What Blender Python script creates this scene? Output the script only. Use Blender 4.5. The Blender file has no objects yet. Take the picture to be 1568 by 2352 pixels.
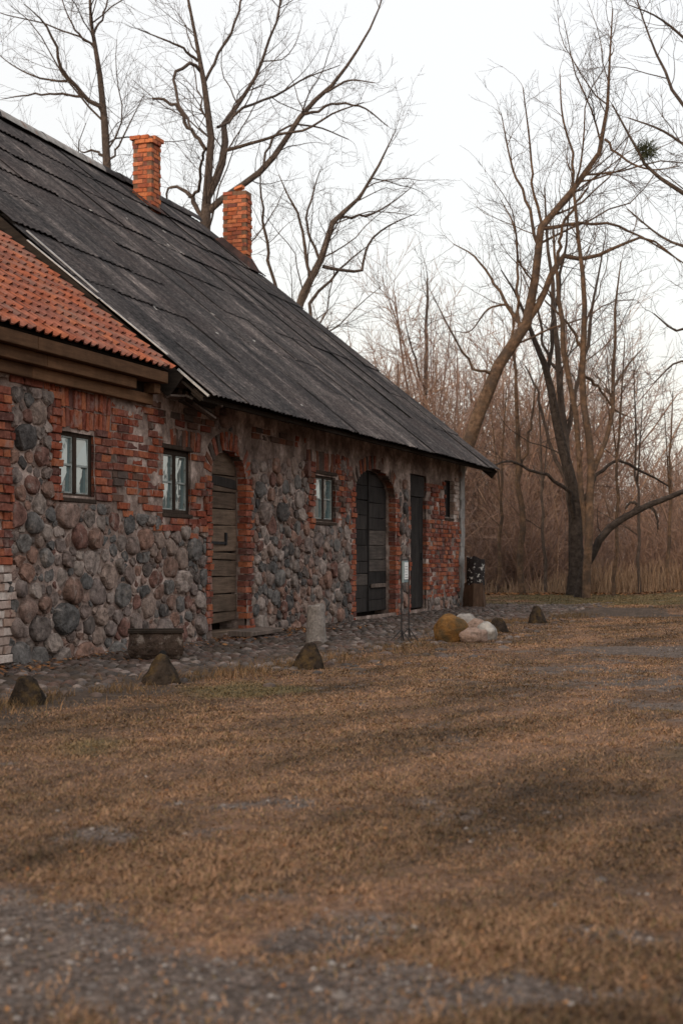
import bpy, bmesh, math, random
import numpy as np
from mathutils import Vector, Matrix, Euler
random.seed(7); RNG = np.random.default_rng(7)
S = bpy.context.scene; COL = S.collection
R = math.radians

# ------------------------------------------------------------------ camera, sky, sun, exposure
CAMZ = 1.064; FPX = 3267.0; HX, HY = 784.0, 1280.0
cam = bpy.data.cameras.new('camera'); cam_o = bpy.data.objects.new('camera', cam); COL.objects.link(cam_o)
cam_o.location = (0, 0, CAMZ); cam_o.rotation_euler = (R(90), 0, 0)
cam.sensor_fit = 'VERTICAL'; cam.sensor_height = 36; cam.sensor_width = 24; cam.lens = 50
cam.shift_y = 104 / 2352; cam.clip_start = .1; cam.clip_end = 3000
cam.dof.use_dof = True; cam.dof.focus_distance = 17.5; cam.dof.aperture_fstop = 3.2
S.camera = cam_o
SUN_AZ = Vector((-.50, -.866)); SUN_EL = R(17)      # where the low sun stands: behind the camera, to the left
wd = bpy.data.worlds.new('World'); S.world = wd; wd.use_nodes = True
nt = wd.node_tree; nt.nodes.clear()
sky = nt.nodes.new('ShaderNodeTexSky'); sky.sky_type = 'NISHITA'; sky.sun_disc = False
sky.sun_elevation = SUN_EL; sky.sun_rotation = math.atan2(SUN_AZ.x, SUN_AZ.y)
sky.dust_density = 3; sky.air_density = 1.2
bg1 = nt.nodes.new('ShaderNodeBackground'); bg1.inputs[1].default_value = .05
bg2 = nt.nodes.new('ShaderNodeBackground'); bg2.inputs[1].default_value = 1.0
tcw = nt.nodes.new('ShaderNodeTexCoord'); sep = nt.nodes.new('ShaderNodeSeparateXYZ'); nt.links.new(tcw.outputs['Generated'], sep.inputs[0])
crw = nt.nodes.new('ShaderNodeValToRGB'); nt.links.new(sep.outputs[2], crw.inputs[0])     # overcast: brighter towards the zenith
crw.color_ramp.elements[0].position = 0; crw.color_ramp.elements[0].color = (.80, .755, .715, 1); crw.color_ramp.elements[1].position = 1; crw.color_ramp.elements[1].color = (1.68, 1.60, 1.52, 1)
crw.color_ramp.elements.new(.38).color = (.895, .865, .83, 1)
nt.links.new(crw.outputs[0], bg2.inputs[0])
ad = nt.nodes.new('ShaderNodeAddShader'); wo = nt.nodes.new('ShaderNodeOutputWorld')
nt.links.new(sky.outputs[0], bg1.inputs[0]); nt.links.new(bg1.outputs[0], ad.inputs[0]); nt.links.new(bg2.outputs[0], ad.inputs[1]); nt.links.new(ad.outputs[0], wo.inputs[0])
sun = bpy.data.lights.new('sun', 'SUN'); sun.energy = 1.4; sun.angle = R(14); sun.color = (1, .78, .58)
sun_o = bpy.data.objects.new('sun', sun); COL.objects.link(sun_o)
sd = Vector((SUN_AZ.x * math.cos(SUN_EL), SUN_AZ.y * math.cos(SUN_EL), math.sin(SUN_EL)))
sun_o.rotation_euler = sd.to_track_quat('Z', 'Y').to_euler()
S.view_settings.view_transform = 'Standard'; S.view_settings.look = 'None'
S.view_settings.exposure = 0; S.view_settings.gamma = 1; S.view_settings.use_curve_mapping = False

# ------------------------------------------------------------------ measuring helpers
def P(x, y, Y): return np.array(((x - HX) / FPX * Y, Y, CAMZ + (HY - y) / FPX * Y))
def G(x, y):                                   # a point on the flat ground
    Y = FPX * CAMZ / (y - HY); return ((x - HX) / FPX * Y, Y)
OX, OY, UX, UY = -3.3, 13.9, .3291, .9443       # building: origin and direction of the front wall
ANG = math.atan2(UY, UX)
def Wl(x, y):                                   # a point on the front wall: (s, z)
    k = (x - HX) / FPX; s = (k * OY - OX) / (UX - UY * k)
    return s, CAMZ + (HY - y) / FPX * (OY + UY * s)
def Bw(s, n, z=0): return (OX + UX * s - UY * n, OY + UY * s + UX * n, z)

# ------------------------------------------------------------------ numpy value noise
def _h(ix, iy, seed):
    n = (ix * 374761393 + iy * 668265263 + seed * 144269) & 0x7fffffff
    n = ((n ^ (n >> 13)) * 1274126177) & 0x7fffffff
    return ((n ^ (n >> 16)) & 0xffff) / 65535.0
def vnoise(x, y, seed=0):
    x = np.asarray(x, float); y = np.asarray(y, float)
    xi = np.floor(x).astype(np.int64); yi = np.floor(y).astype(np.int64); fx = x - xi; fy = y - yi
    fx = fx * fx * (3 - 2 * fx); fy = fy * fy * (3 - 2 * fy)
    a = _h(xi, yi, seed); b = _h(xi + 1, yi, seed); c = _h(xi, yi + 1, seed); d = _h(xi + 1, yi + 1, seed)
    return (a * (1 - fx) + b * fx) * (1 - fy) + (c * (1 - fx) + d * fx) * fy
def fbm(x, y, seed=0, o=4):
    t = 0; a = .5; w = 0
    for i in range(o):
        t = t + a * vnoise(np.asarray(x) * 2 ** i, np.asarray(y) * 2 ** i, seed + i * 17); w += a; a *= .5
    return t / w
def sstep(a, b, x): t = np.clip((x - a) / (b - a), 0, 1); return t * t * (3 - 2 * t)

# ------------------------------------------------------------------ materials
class NT:
    def __init__(s, name):
        s.m = bpy.data.materials.new(name); s.m.use_nodes = True; s.t = s.m.node_tree; s.b = s.t.nodes['Principled BSDF']
    def n(s, t, **k):
        nd = s.t.nodes.new(t)
        for a, v in k.items(): setattr(nd, a, v)
        return nd
    def l(s, a, b): s.t.links.new(a, b)
    def noise(s, vec, scale, detail=4, rough=.6):
        nd = s.n('ShaderNodeTexNoise'); nd.inputs['Scale'].default_value = scale; nd.inputs['Detail'].default_value = detail; nd.inputs['Roughness'].default_value = rough
        if vec is not None: s.l(vec, nd.inputs['Vector'])
        return nd.outputs['Fac']
    def ramp(s, fac, stops, interp='LINEAR'):
        r = s.n('ShaderNodeValToRGB'); r.color_ramp.interpolation = interp; e = r.color_ramp.elements
        while len(e) < len(stops): e.new(.5)
        for i, (p, c) in enumerate(stops):
            e[i].position = p; e[i].color = (*c, 1) if len(c) == 3 else c
        s.l(fac, r.inputs[0]); return r.outputs[0]
    def mix(s, fac, a, b, mode='MIX'):
        m = s.n('ShaderNodeMix', data_type='RGBA', blend_type=mode)
        for v, i in ((fac, 0), (a, 6), (b, 7)):
            if hasattr(v, 'is_linked'): s.l(v, m.inputs[i])
            elif isinstance(v, (tuple, list)): m.inputs[i].default_value = (*v[:3], 1)
            else: m.inputs[i].default_value = v
        return m.outputs[2]
    def math(s, op, a, b=0., clamp=False):
        m = s.n('ShaderNodeMath', operation=op, use_clamp=clamp)
        for v, i in ((a, 0), (b, 1)):
            if hasattr(v, 'is_linked'): s.l(v, m.inputs[i])
            else: m.inputs[i].default_value = v
        return m.outputs[0]
    def pos(s): return s.n('ShaderNodeNewGeometry').outputs['Position']
    def rnd(s):
        a = s.n('ShaderNodeObjectInfo').outputs['Random']; b = s.n('ShaderNodeNewGeometry').outputs['Random Per Island']
        return s.math('FRACT', s.math('ADD', a, b))
    def bump(s, h, strength=.5, dist=.01):
        b = s.n('ShaderNodeBump'); b.inputs['Strength'].default_value = strength; b.inputs['Distance'].default_value = dist
        s.l(h, b.inputs['Height']); s.l(b.outputs[0], s.b.inputs['Normal'])
    def out(s, col, rough=.85, spec=.06):
        if hasattr(col, 'is_linked'): s.l(col, s.b.inputs['Base Color'])
        else: s.b.inputs['Base Color'].default_value = (*col, 1)
        if hasattr(rough, 'is_linked'): s.l(rough, s.b.inputs['Roughness'])
        else: s.b.inputs['Roughness'].default_value = rough
        s.b.inputs['Specular IOR Level'].default_value = spec
        return s.m
def pieces(name, cols, scale=14, var=.45, dirt=None, dirt_scale=3, dirt_lo=.5, dirt_hi=.68, rough=.88, bs=.5, bd=.008):
    """each piece takes its own colour from a palette, with grain, blotches and a fine relief"""
    q = NT(name); v = q.pos(); n = len(cols)
    c = q.ramp(q.rnd(), [(i / n, k) for i, k in enumerate(cols)], 'CONSTANT')
    g = q.noise(v, scale, 6, .65)
    c = q.mix(1, c, q.ramp(g, [(.25, (1 - var,) * 3), (.75, (1 + var * .6,) * 3)]), 'MULTIPLY')
    if dirt: c = q.mix(q.ramp(q.noise(v, dirt_scale, 5, .65), [(dirt_lo, (0, 0, 0)), (dirt_hi, (1, 1, 1))]), c, dirt)
    q.bump(q.noise(v, scale * 2.5, 5, .7), bs, bd)
    return q.out(c, rough)
def wood(name, c1, c2, axis='x', rough=.85, obj=None):
    q = NT(name); tc = q.n('ShaderNodeTexCoord')
    if obj: tc.object = obj
    mp = q.n('ShaderNodeMapping'); mp.inputs['Scale'].default_value = {'x': (1.2, 14, 14), 'z': (14, 14, 1.2), 'y': (14, 1.2, 14)}[axis]
    q.l(tc.outputs['Object'], mp.inputs[0])
    g = q.noise(mp.outputs[0], 2.2, 7, .7); b = q.noise(q.pos(), 3.5, 4)
    c = q.ramp(g, [(.3, c1), (.7, c2)])
    c = q.mix(1, c, q.ramp(q.rnd(), [(0, (.72, .72, .72)), (1, (1.22, 1.2, 1.16))]), 'MULTIPLY')
    c = q.mix(1, c, q.ramp(b, [(.3, (.7, .7, .7)), (.7, (1.15, 1.12, 1.1))]), 'MULTIPLY')
    q.bump(g, .6, .006); return q.out(c, rough)
M = {}
def build_materials(bobj):
    M['stone'] = pieces('field_stone', [(.23, .185, .17), (.28, .195, .165), (.17, .16, .155), (.31, .235, .20), (.21, .115, .095), (.135, .13, .128), (.24, .20, .18), (.37, .305, .275), (.24, .155, .125), (.15, .125, .115), (.19, .178, .17), (.30, .185, .145), (.22, .17, .152), (.265, .21, .188), (.10, .092, .09), (.33, .275, .245)], 12, .8, (.33, .28, .25), 7, .56, .74, .82, 1.0, .025)
    M['brick'] = pieces('red_brick', [(.31, .092, .05), (.25, .07, .042), (.35, .12, .068), (.19, .06, .042), (.28, .10, .07), (.22, .085, .062), (.38, .135, .07), (.14, .065, .055)], 22, .6, (.24, .175, .155), 5.5, .54, .72, .9, .6, .008)
    M['brick_pale'] = pieces('whitewashed_brick', [(.5, .42, .38), (.42, .33, .29), (.55, .48, .44), (.38, .27, .22)], 20, .4, (.3, .2, .16), 6)
    M['brick_soot'] = pieces('sooty_brick', [(.15, .085, .065), (.12, .08, .065), (.2, .09, .06), (.11, .085, .075)], 20, .4, (.2, .16, .14), 5, .6, .75)
    M['brick_chimney'] = pieces('chimney_brick', [(.50, .15, .065), (.42, .12, .058), (.55, .19, .085), (.32, .098, .058), (.46, .145, .075), (.20, .075, .06), (.52, .18, .095)], 20, .45, (.19, .085, .065), 3.6, .54, .76)
    q = NT('lime_mortar'); v = q.pos(); a = q.noise(v, 2.2, 6, .65); b = q.noise(v, 16, 5, .65)
    c = q.ramp(a, [(.28, (.12, .092, .078)), (.43, (.21, .16, .14)), (.53, (.33, .262, .232)), (.62, (.56, .46, .42))])
    c = q.mix(1, c, q.ramp(b, [(.28, (.5, .48, .47)), (.7, (1.2, 1.17, 1.15))]), 'MULTIPLY')
    q.bump(b, .9, .02); M['mortar'] = q.out(c, .95)
    M['mortar_dark'] = pieces('chimney_mortar', [(.19, .11, .075)], 20)
    M['plaster'] = pieces('grey_plaster', [(.30, .285, .275)], 5, .6, (.24, .15, .12), 4, .55, .7)
    # weathered corrugated roofing with streaks down the slope
    q = NT('grey_roof_sheet'); tc = q.n('ShaderNodeTexCoord'); tc.object = bobj
    m1 = q.n('ShaderNodeMapping', vector_type='TEXTURE'); m1.inputs['Rotation'].default_value = (math.atan(.833), 0, 0); q.l(tc.outputs['Object'], m1.inputs[0])
    m2 = q.n('ShaderNodeMapping'); m2.inputs['Scale'].default_value = (2.0, .6, 1); q.l(m1.outputs[0], m2.inputs[0])
    m3 = q.n('ShaderNodeMapping'); m3.inputs['Scale'].default_value = (6, 2.2, 1); q.l(m1.outputs[0], m3.inputs[0])
    s1 = q.noise(m2.outputs[0], 1.0, 7, .68); s2 = q.noise(m3.outputs[0], 1.6, 6, .7); s3 = q.noise(m1.outputs[0], .5, 4)
    c = q.ramp(s1, [(.32, (.026, .027, .029)), (.46, (.043, .042, .044)), (.56, (.072, .067, .067)), (.68, (.17, .155, .15))])
    c = q.mix(1, c, q.ramp(s2, [(.3, (.6, .6, .62)), (.7, (1.35, 1.3, 1.28))]), 'MULTIPLY')
    c = q.mix(q.ramp(s3, [(.45, (0, 0, 0)), (.7, (.5,) * 3)]), c, (.06, .048, .047))
    c = q.mix(1, c, q.ramp(q.rnd(), [(0, (.9, .9, .91)), (1, (1.1, 1.09, 1.08))]), 'MULTIPLY')
    fine = q.noise(m1.outputs[0], 17, 5, .75)
    c = q.mix(1, c, q.ramp(fine, [(.30, (.45, .45, .46)), (.52, (1, 1, 1)), (.72, (2.0, 1.9, 1.85))]), 'MULTIPLY')
    lich = q.noise(m1.outputs[0], 3.2, 2, .5)
    c = q.mix(q.ramp(lich, [(.735, (0, 0, 0)), (.75, (1, 1, 1))]), c, (.30, .29, .28))
    q.bump(fine, .9, .02); M['sheet'] = q.out(c, .9, .08)
    M['tile'] = pieces('clay_tile', [(.30, .095, .052), (.26, .082, .048), (.33, .115, .062), (.22, .08, .055), (.28, .105, .07), (.20, .082, .062)], 12, .45, (.18, .115, .095), 2.2, .48, .70, .8)
    M['zinc'] = pieces('white_flashing', [(.44, .43, .42), (.36, .35, .35)], 8, .4)
    M['rust'] = pieces('brown_flashing', [(.06, .042, .04)], 6, .5, (.12, .05, .035), 3)
    M['cornice'] = wood('cornice_wood', (.095, .052, .03), (.17, .095, .055), 'x', .8, bobj)
    M['dark_wood'] = wood('dark_eaves_wood', (.02, .017, .015), (.05, .04, .034), 'y', .9, bobj)
    M['door_brown'] = wood('brown_door_wood', (.075, .055, .042), (.20, .148, .115), 'x', .85, bobj)
    M['door_dark'] = wood('dark_door_wood', (.045, .039, .037), (.125, .108, .10), 'x', .8, bobj)
    M['door_black'] = wood('blackened_door_wood', (.018, .017, .018), (.06, .054, .052), 'z', .8, bobj)
    M['frame'] = wood('window_frame_wood', (.03, .022, .018), (.075, .056, .046), 'z', .8, bobj)
    M['bar'] = pieces('pale_window_paint', [(.34, .38, .37)], 20, .35, (.14, .11, .09), 9, .55, .66)
    q = NT('window_glass'); w = q.noise(q.pos(), 2.6, 3, .5)
    q.b.inputs['IOR'].default_value = 3.0; q.bump(w, .12, .05)
    M['glass'] = q.out((.12, .18, .185), .04, .5)
    M['iron'] = pieces('black_iron', [(.03, .03, .032)], 20, .4, (.07, .05, .04), 12, .55, .7, .6)
    M['granite'] = pieces('grey_granite', [(.26, .235, .22)], 30, .7, (.16, .14, .125), 6, .5, .7)
    M['moss_stone'] = pieces('dark_mossy_stone', [(.034, .026, .021), (.042, .032, .025), (.028, .022, .018)], 13, .9, (.075, .05, .024), 7, .50, .66, bs=1, bd=.03)
    M['ochre'] = pieces('ochre_boulder', [(.19, .10, .036)], 8, .6, (.085, .062, .036), 5, .46, .62, .85, 1, .05)
    M['pink'] = pieces('pink_boulder', [(.33, .24, .20), (.37, .28, .24)], 9, .6, (.14, .105, .09), 9, .50, .66, .9, 1, .05)
    M['greystone'] = pieces('grey_boulder', [(.30, .29, .28), (.24, .22, .21)], 10, .5, (.15, .14, .13), 6)
    M['oldwood'] = wood('weathered_wood', (.055, .042, .036), (.21, .172, .155), 'z', .9)
    M['paper'] = pieces('notice_paper', [(.80, .83, .83)], 3, .1)
    M['print'] = pieces('notice_print', [(.25, .27, .28)], 3, .1)
    M['panelblue'] = pieces('notice_border', [(.22, .28, .30)], 3, .1)
    M['birch'] = pieces('peeling_bark', [(.035, .03, .03)], 9, .5, (.55, .53, .50), 7.5, .56, .62)
    M['trough'] = pieces('worn_trough_wood', [(.10, .074, .062)], 16, .8, (.30, .26, .235), 11, .54, .66, .9, 1, .03)
    M['stump'] = wood('stump_wood', (.05, .032, .024), (.14, .09, .065), 'z', .9)
    M['bark'] = pieces('grey_bark', [(.15, .115, .095), (.13, .10, .085)], 9, .8, (.09, .07, .06), 2, .42, .62, bs=1, bd=.06)
    M['bark_warm'] = pieces('warm_bark', [(.185, .118, .078)], 9, .8, (.09, .066, .052), 3, .42, .62, bs=1, bd=.06)
    M['bark_dark'] = pieces('dark_bark', [(.06, .048, .042)], 9, .8, bs=1, bd=.06)
    M['twig'] = pieces('bare_twigs', [(.115, .095, .088), (.14, .105, .092), (.095, .085, .082)], 3, .3)
    M['brush'] = pieces('brown_brushwood', [(.34, .215, .16), (.275, .18, .143), (.38, .245, .168), (.225, .158, .134), (.31, .20, .155)], 1.2, .35)
    M['reed'] = pieces('dry_reed', [(.36, .245, .165), (.30, .195, .125), (.40, .28, .19), (.25, .165, .11)], 2, .3)
    M['leaf'] = pieces('fallen_leaf', [(.20, .088, .038), (.15, .068, .032), (.26, .13, .058), (.11, .058, .038)], 9, .3)
    M['grass'] = None
    M['cobble'] = pieces('cobble', [(.095, .073, .066), (.12, .088, .078), (.08, .069, .066), (.18, .148, .135), (.095, .062, .053), (.05, .042, .038)], 14, .5, (.055, .042, .033), 1.8, .44, .62, .6)
    M['pebble'] = pieces('pebble', [(.12, .104, .096), (.16, .138, .126), (.10, .086, .08), (.24, .215, .20), (.12, .092, .08)], 30, .3)
    M['mistle'] = pieces('mistletoe', [(.085, .095, .055), (.07, .08, .05)], 9, .3)

# ------------------------------------------------------------------ object helpers
def link(o, parent=None):
    COL.objects.link(o)
    if parent is not None: o.parent = parent
    return o
def mesh(name, v, f, mat=None, smooth=False):
    me = bpy.data.meshes.new(name); me.from_pydata([tuple(p) for p in v] if not isinstance(v, np.ndarray) else v.tolist(), [], f if not isinstance(f, np.ndarray) else f.tolist())
    if mat: me.materials.append(mat)
    if smooth: me.polygons.foreach_set('use_smooth', [True] * len(me.polygons))
    me.update(); return me
def npmesh(name, v, f, mat=None, smooth=False):
    """fast mesh from numpy arrays; f is (n, k) with one k"""
    me = bpy.data.meshes.new(name); n, k = f.shape
    me.vertices.add(len(v)); me.vertices.foreach_set('co', np.ascontiguousarray(v, np.float32).ravel())
    me.loops.add(n * k); me.loops.foreach_set('vertex_index', np.ascontiguousarray(f, np.int32).ravel())
    me.polygons.add(n); me.polygons.foreach_set('loop_start', np.arange(0, n * k, k, dtype=np.int32))
    if smooth: me.polygons.foreach_set('use_smooth', np.ones(n, bool))
    if mat: me.materials.append(mat)
    me.update(calc_edges=True); return me
def obj(name, me, parent=None, loc=None, rot=None, scl=None):
    o = bpy.data.objects.new(name, me); link(o, parent)
    if loc is not None: o.location = loc
    if rot is not None: o.rotation_euler = rot
    if scl is not None: o.scale = scl
    return o
def tag(o, label=None, cat=None, group=None, kind=None):
    if label: o['label'] = label
    if cat: o['category'] = cat
    if group: o['group'] = group
    if kind: o['kind'] = kind
    return o
def empty(name, loc=(0, 0, 0), rz=0):
    o = bpy.data.objects.new(name, None); o.location = loc; o.rotation_euler = (0, 0, rz); o.empty_display_size = .2; return link(o)
class MB:
    def __init__(s): s.v = []; s.f = []
    def add(s, v, f): b = len(s.v); s.v += [tuple(p) for p in v]; s.f += [tuple(i + b for i in q) for q in f]; return s
    def box(s, x0, x1, y0, y1, z0, z1, c=0.0):
        if c <= 0:
            return s.add([(x0, y0, z0), (x1, y0, z0), (x1, y1, z0), (x0, y1, z0), (x0, y0, z1), (x1, y0, z1), (x1, y1, z1), (x0, y1, z1)],
                         [(3, 2, 1, 0), (4, 5, 6, 7), (0, 1, 5, 4), (1, 2, 6, 5), (2, 3, 7, 6), (3, 0, 4, 7)])
        v = [(x0 + c, y0, z0 + c), (x1 - c, y0, z0 + c), (x1 - c, y0, z1 - c), (x0 + c, y0, z1 - c),
             (x0, y0 + c, z0), (x1, y0 + c, z0), (x1, y0 + c, z1), (x0, y0 + c, z1), (x0, y1, z0), (x1, y1, z0), (x1, y1, z1), (x0, y1, z1)]
        return s.add(v, [(0, 1, 2, 3), (4, 5, 1, 0), (5, 6, 2, 1), (6, 7, 3, 2), (7, 4, 0, 3), (4, 8, 9, 5), (5, 9, 10, 6), (6, 10, 11, 7), (7, 11, 8, 4), (8, 11, 10, 9)])
    def bar(s, a, b, r, n=6, r2=None):
        a = Vector(a); b = Vector(b); d = (b - a).normalized(); u = d.orthogonal().normalized(); w = d.cross(u); r2 = r if r2 is None else r2
        v = []
        for c, q in ((a, r), (b, r2)):
            for i in range(n): t = 2 * math.pi * i / n; v.append(c + (u * math.cos(t) + w * math.sin(t)) * q)
        f = [(i, (i + 1) % n, n + (i + 1) % n, n + i) for i in range(n)] + [tuple(range(n - 1, -1, -1)), tuple(range(n, 2 * n))]
        return s.add(v, f)
    def build(s, name, mat, parent=None, smooth=False, **k): return obj(name, mesh(name, s.v, s.f, mat, smooth), parent, **k)

# ================================================================== GROUND
build_root = empty('stone_farm_building', (OX, OY, 0), ANG)
build_materials(build_root)
def to_sn(X, Y): dx = X - OX; dy = Y - OY; return UX * dx + UY * dy, -UY * dx + UX * dy
def blob(X, Y, cx, cy, rx, ry, rot=0):
    c, s_ = math.cos(rot), math.sin(rot); dx = X - cx; dy = Y - cy
    return np.exp(-(((dx * c + dy * s_) / rx) ** 2 + ((-dx * s_ + dy * c) / ry) ** 2))
GRAVEL = []                                      # gravel patches: photo point, half-size along x and y in metres
for (x, y, rx, ry, w) in [(0, 2130, .62, .62, .95), (200, 2280, .7, .42, .75), (650, 2260, .6, .16, .40), (1150, 2130, .6, .12, .36), (1500, 2150, .6, .16, .46), (560, 1835, .75, .22, .8), (330, 1900, .5, .22, .62), (100, 1920, .5, .2, .3),
                          (1600, 1492, 1.8, 1.1, .95), (1430, 1492, 1.2, .4, .6), (1590, 1620, .6, .4, .45), (900, 2310, .8, .12, .34), (1330, 2280, .7, .12, .4), (1250, 1890, .6, .15, .3), (1750, 1560, 2, 3, .7)]:
    gx, gy = G(x, y); GRAVEL.append((gx, gy, rx, ry, w))
def gravel_mask(X, Y):
    g = 0
    for gx, gy, rx, ry, w in GRAVEL: g = g + w * blob(X, Y, gx, gy, rx, ry)
    n = fbm(X * 1.6, Y * 1.0, 3, 5); n2 = fbm(X * 7, Y * 4, 9, 3)
    n3 = fbm(X * 22, Y * 16, 12, 2)
    return np.clip(sstep(.22, .72, g * 1.0 + (n - .5) * 1.2 + (n2 - .5) * .9 + (n3 - .5) * .9), 0, 1)
def ground_z(X, Y):
    s, n = to_sn(X, Y)
    far = sstep(26.6, 27.4, Y + .25 * (X - 4) * 0 + (fbm(X * .4, Y * .4, 5) - .5) * 1.2) * sstep(2.2, 3.6, X - 0 * Y)
    z = (fbm(X * .35, Y * .35, 1, 3) - .5) * .07 + (fbm(X * 2.2, Y * 2.2, 2, 3) - .5) * .035 + far * .10
    near_b = sstep(-3.4, -2.2, n)
    return z * (1 - .75 * near_b) - .01
def axis(core0, core1, step, far0, far1):
    a = list(np.arange(core0, core1, step)); st = step; v = core1
    while v < far1: a.append(v); st *= 1.35; v += st
    st = step; v = core0 - step; b = []
    while v > far0: b.append(v); st *= 1.35; v -= st
    return np.array(b[::-1] + a)
gx = axis(-7, 14, .11, -900, 900); gy = axis(1.5, 43, .13, -600, 1500)
XX, YY = np.meshgrid(gx, gy); ZZ = ground_z(XX, YY)
nx, ny = len(gx), len(gy); idx = np.arange(nx * ny).reshape(ny, nx)
gf = np.stack([idx[:-1, :-1], idx[:-1, 1:], idx[1:, 1:], idx[1:, :-1]], -1).reshape(-1, 4)
gv = np.stack([XX, YY, ZZ], -1).reshape(-1, 3)
gme = npmesh('ground', gv, gf, None, True)
def put_attr(me, name, vals):
    a = me.attributes.new(name, 'FLOAT', 'POINT'); a.data.foreach_set('value', np.ascontiguousarray(vals, np.float32).ravel())
put_attr(gme, 'gravel', gravel_mask(gv[:, 0], gv[:, 1]))
sg, ng = to_sn(gv[:, 0], gv[:, 1])
COBW = 2.35
cob = sstep(-COBW - .7, -COBW + .1, ng + (fbm(gv[:, 0] * .8, gv[:, 1] * .8, 21) - .5) * .9) * sstep(20.5, 18.0, sg)
mx, my = G(1285, 1408)
mud = sstep(.35, .6, blob(gv[:, 0], gv[:, 1], mx + .3, 26.9, 1.9, .75) + .7 * blob(gv[:, 0], gv[:, 1], mx + 2.6, 26.2, 2.2, .35) + (fbm(gv[:, 0] * 1.5, gv[:, 1] * 1.5, 8) - .5) * .5)
put_attr(gme, 'soil', np.clip(cob + mud, 0, 1))
green = sstep(.45, .75, .85 * sstep(27, 29.5, gv[:, 1]) + .55 * blob(gv[:, 0], gv[:, 1], *G(600, 1580), 1.0, .7) + (fbm(gv[:, 0] * .7, gv[:, 1] * .5, 30) - .5) * 1.9)
put_attr(gme, 'green', green)
q = NT('ground_soil_and_turf'); v = q.pos()
def attr(q, n): a = q.n('ShaderNodeAttribute'); a.attribute_name = n; return a.outputs['Fac']
mp = q.n('ShaderNodeMapping'); mp.inputs['Scale'].default_value = (1, .6, 1); q.l(v, mp.inputs[0])
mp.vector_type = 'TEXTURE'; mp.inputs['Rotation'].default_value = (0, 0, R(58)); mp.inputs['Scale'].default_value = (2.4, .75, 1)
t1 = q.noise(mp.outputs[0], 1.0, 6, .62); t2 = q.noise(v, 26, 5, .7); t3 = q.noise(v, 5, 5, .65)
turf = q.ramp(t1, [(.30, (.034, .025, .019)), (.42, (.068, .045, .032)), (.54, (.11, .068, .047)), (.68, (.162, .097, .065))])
turf = q.mix(q.ramp(attr(q, 'green'), [(0, (0, 0, 0)), (1, (.75,) * 3)]), turf, (.066, .06, .03))
turf = q.mix(1, turf, q.ramp(t3, [(.3, (.72, .72, .72)), (.7, (1.22, 1.2, 1.18))]), 'MULTIPLY')
vor = q.n('ShaderNodeTexVoronoi'); vor.inputs['Scale'].default_value = 75; q.l(v, vor.inputs['Vector'])
grv = q.ramp(vor.outputs['Color'], [(.1, (.056, .045, .039)), (.5, (.094, .076, .067)), (.9, (.16, .133, .119))])
grv = q.mix(1, grv, q.ramp(t3, [(.3, (.62, .6, .6)), (.7, (1.25, 1.22, 1.2))]), 'MULTIPLY')
gm = q.ramp(q.math('ADD', attr(q, 'gravel'), q.math('MULTIPLY', q.math('SUBTRACT', t3, .5), .8)), [(.30, (0, 0, 0)), (.75, (1, 1, 1))])
c = q.mix(gm, turf, grv)
sm = q.ramp(q.math('ADD', attr(q, 'soil'), q.math('MULTIPLY', q.math('SUBTRACT', t3, .5), .6)), [(.4, (0, 0, 0)), (.65, (1, 1, 1))])
c = q.mix(sm, c, q.ramp(t3, [(.3, (.035, .027, .022)), (.7, (.075, .056, .045))]))
c = q.mix(1, c, q.ramp(t2, [(.28, (.4, .4, .4)), (.72, (1.6, 1.57, 1.54))]), 'MULTIPLY')
q.bump(q.math('ADD', t2, q.math('MULTIPLY', vor.outputs['Distance'], q.math('MULTIPLY', attr(q, 'gravel'), .8))), .8, .02)
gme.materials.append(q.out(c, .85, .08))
ground = tag(obj('ground', gme), kind='structure')

# ================================================================== BUILDING
B = build_root
tag(B, 'long low fieldstone and red brick farm building under a dark corrugated roof', 'building')
SL = .833; TH = math.atan(SL); ZE = 2.954; OV = .70; NR = -OV + 7.24; ZR = ZE + 7.24 * SL
S0, S1 = -7.0, 17.95                       # near and far end of the walls
SG0, SG1 = 3.25, 18.32                     # grey roof from / to
# ---- openings in the front wall, read off the photograph: kind, s0, s1, z0, z1, spring
def rect(x0, x1, yt, yb, spring=None):
    xm = (x0 + x1) / 2; a, b = Wl(x0, 0)[0], Wl(x1, 0)[0]
    return [a, b, Wl(xm, yb)[1], Wl(xm, yt)[1], None if spring is None else Wl(xm, spring)[1]]
OPEN = {'winA': rect(137, 216, 990, 1144), 'winB': rect(371, 438, 1034, 1180), 'winC': rect(721, 769, 1091, 1199), 'slit': rect(1020, 1039, 1102, 1190),
        'door1': rect(484, 562, 1034, 1448, 1090), 'door2': rect(814, 905, 1078, 1428, 1135), 'door3': rect(940, 976, 1092, 1408)}
for k in ('door1', 'door2', 'door3'): OPEN[k][2] = .03
def arch_pts(o, n=16):
    """outline of an opening: from bottom right up, over the arch and down to bottom left"""
    a, b, z0, z1, sp = o
    if sp is None: return [(b, z0), (b, z1), (a, z1), (a, z0)]
    w = (b - a) / 2; h = z1 - sp; c = (a + b) / 2
    return [(b, z0)] + [(c + w * math.cos(t), sp + h * math.sin(t)) for t in np.linspace(0, math.pi, n)] + [(a, z0)]
def in_open(s, z, o, g=0.0):
    a, b, z0, z1, sp = o
    r = (s > a - g) & (s < b + g) & (z > z0 - g) & (z < z1 + g)
    if sp is not None:
        w = (b - a) / 2 + g; h = z1 - sp + g; c = (a + b) / 2
        r = r & ((z < sp) | (((s - c) / w) ** 2 + ((z - sp) / h) ** 2 < 1))
    return r
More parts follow.
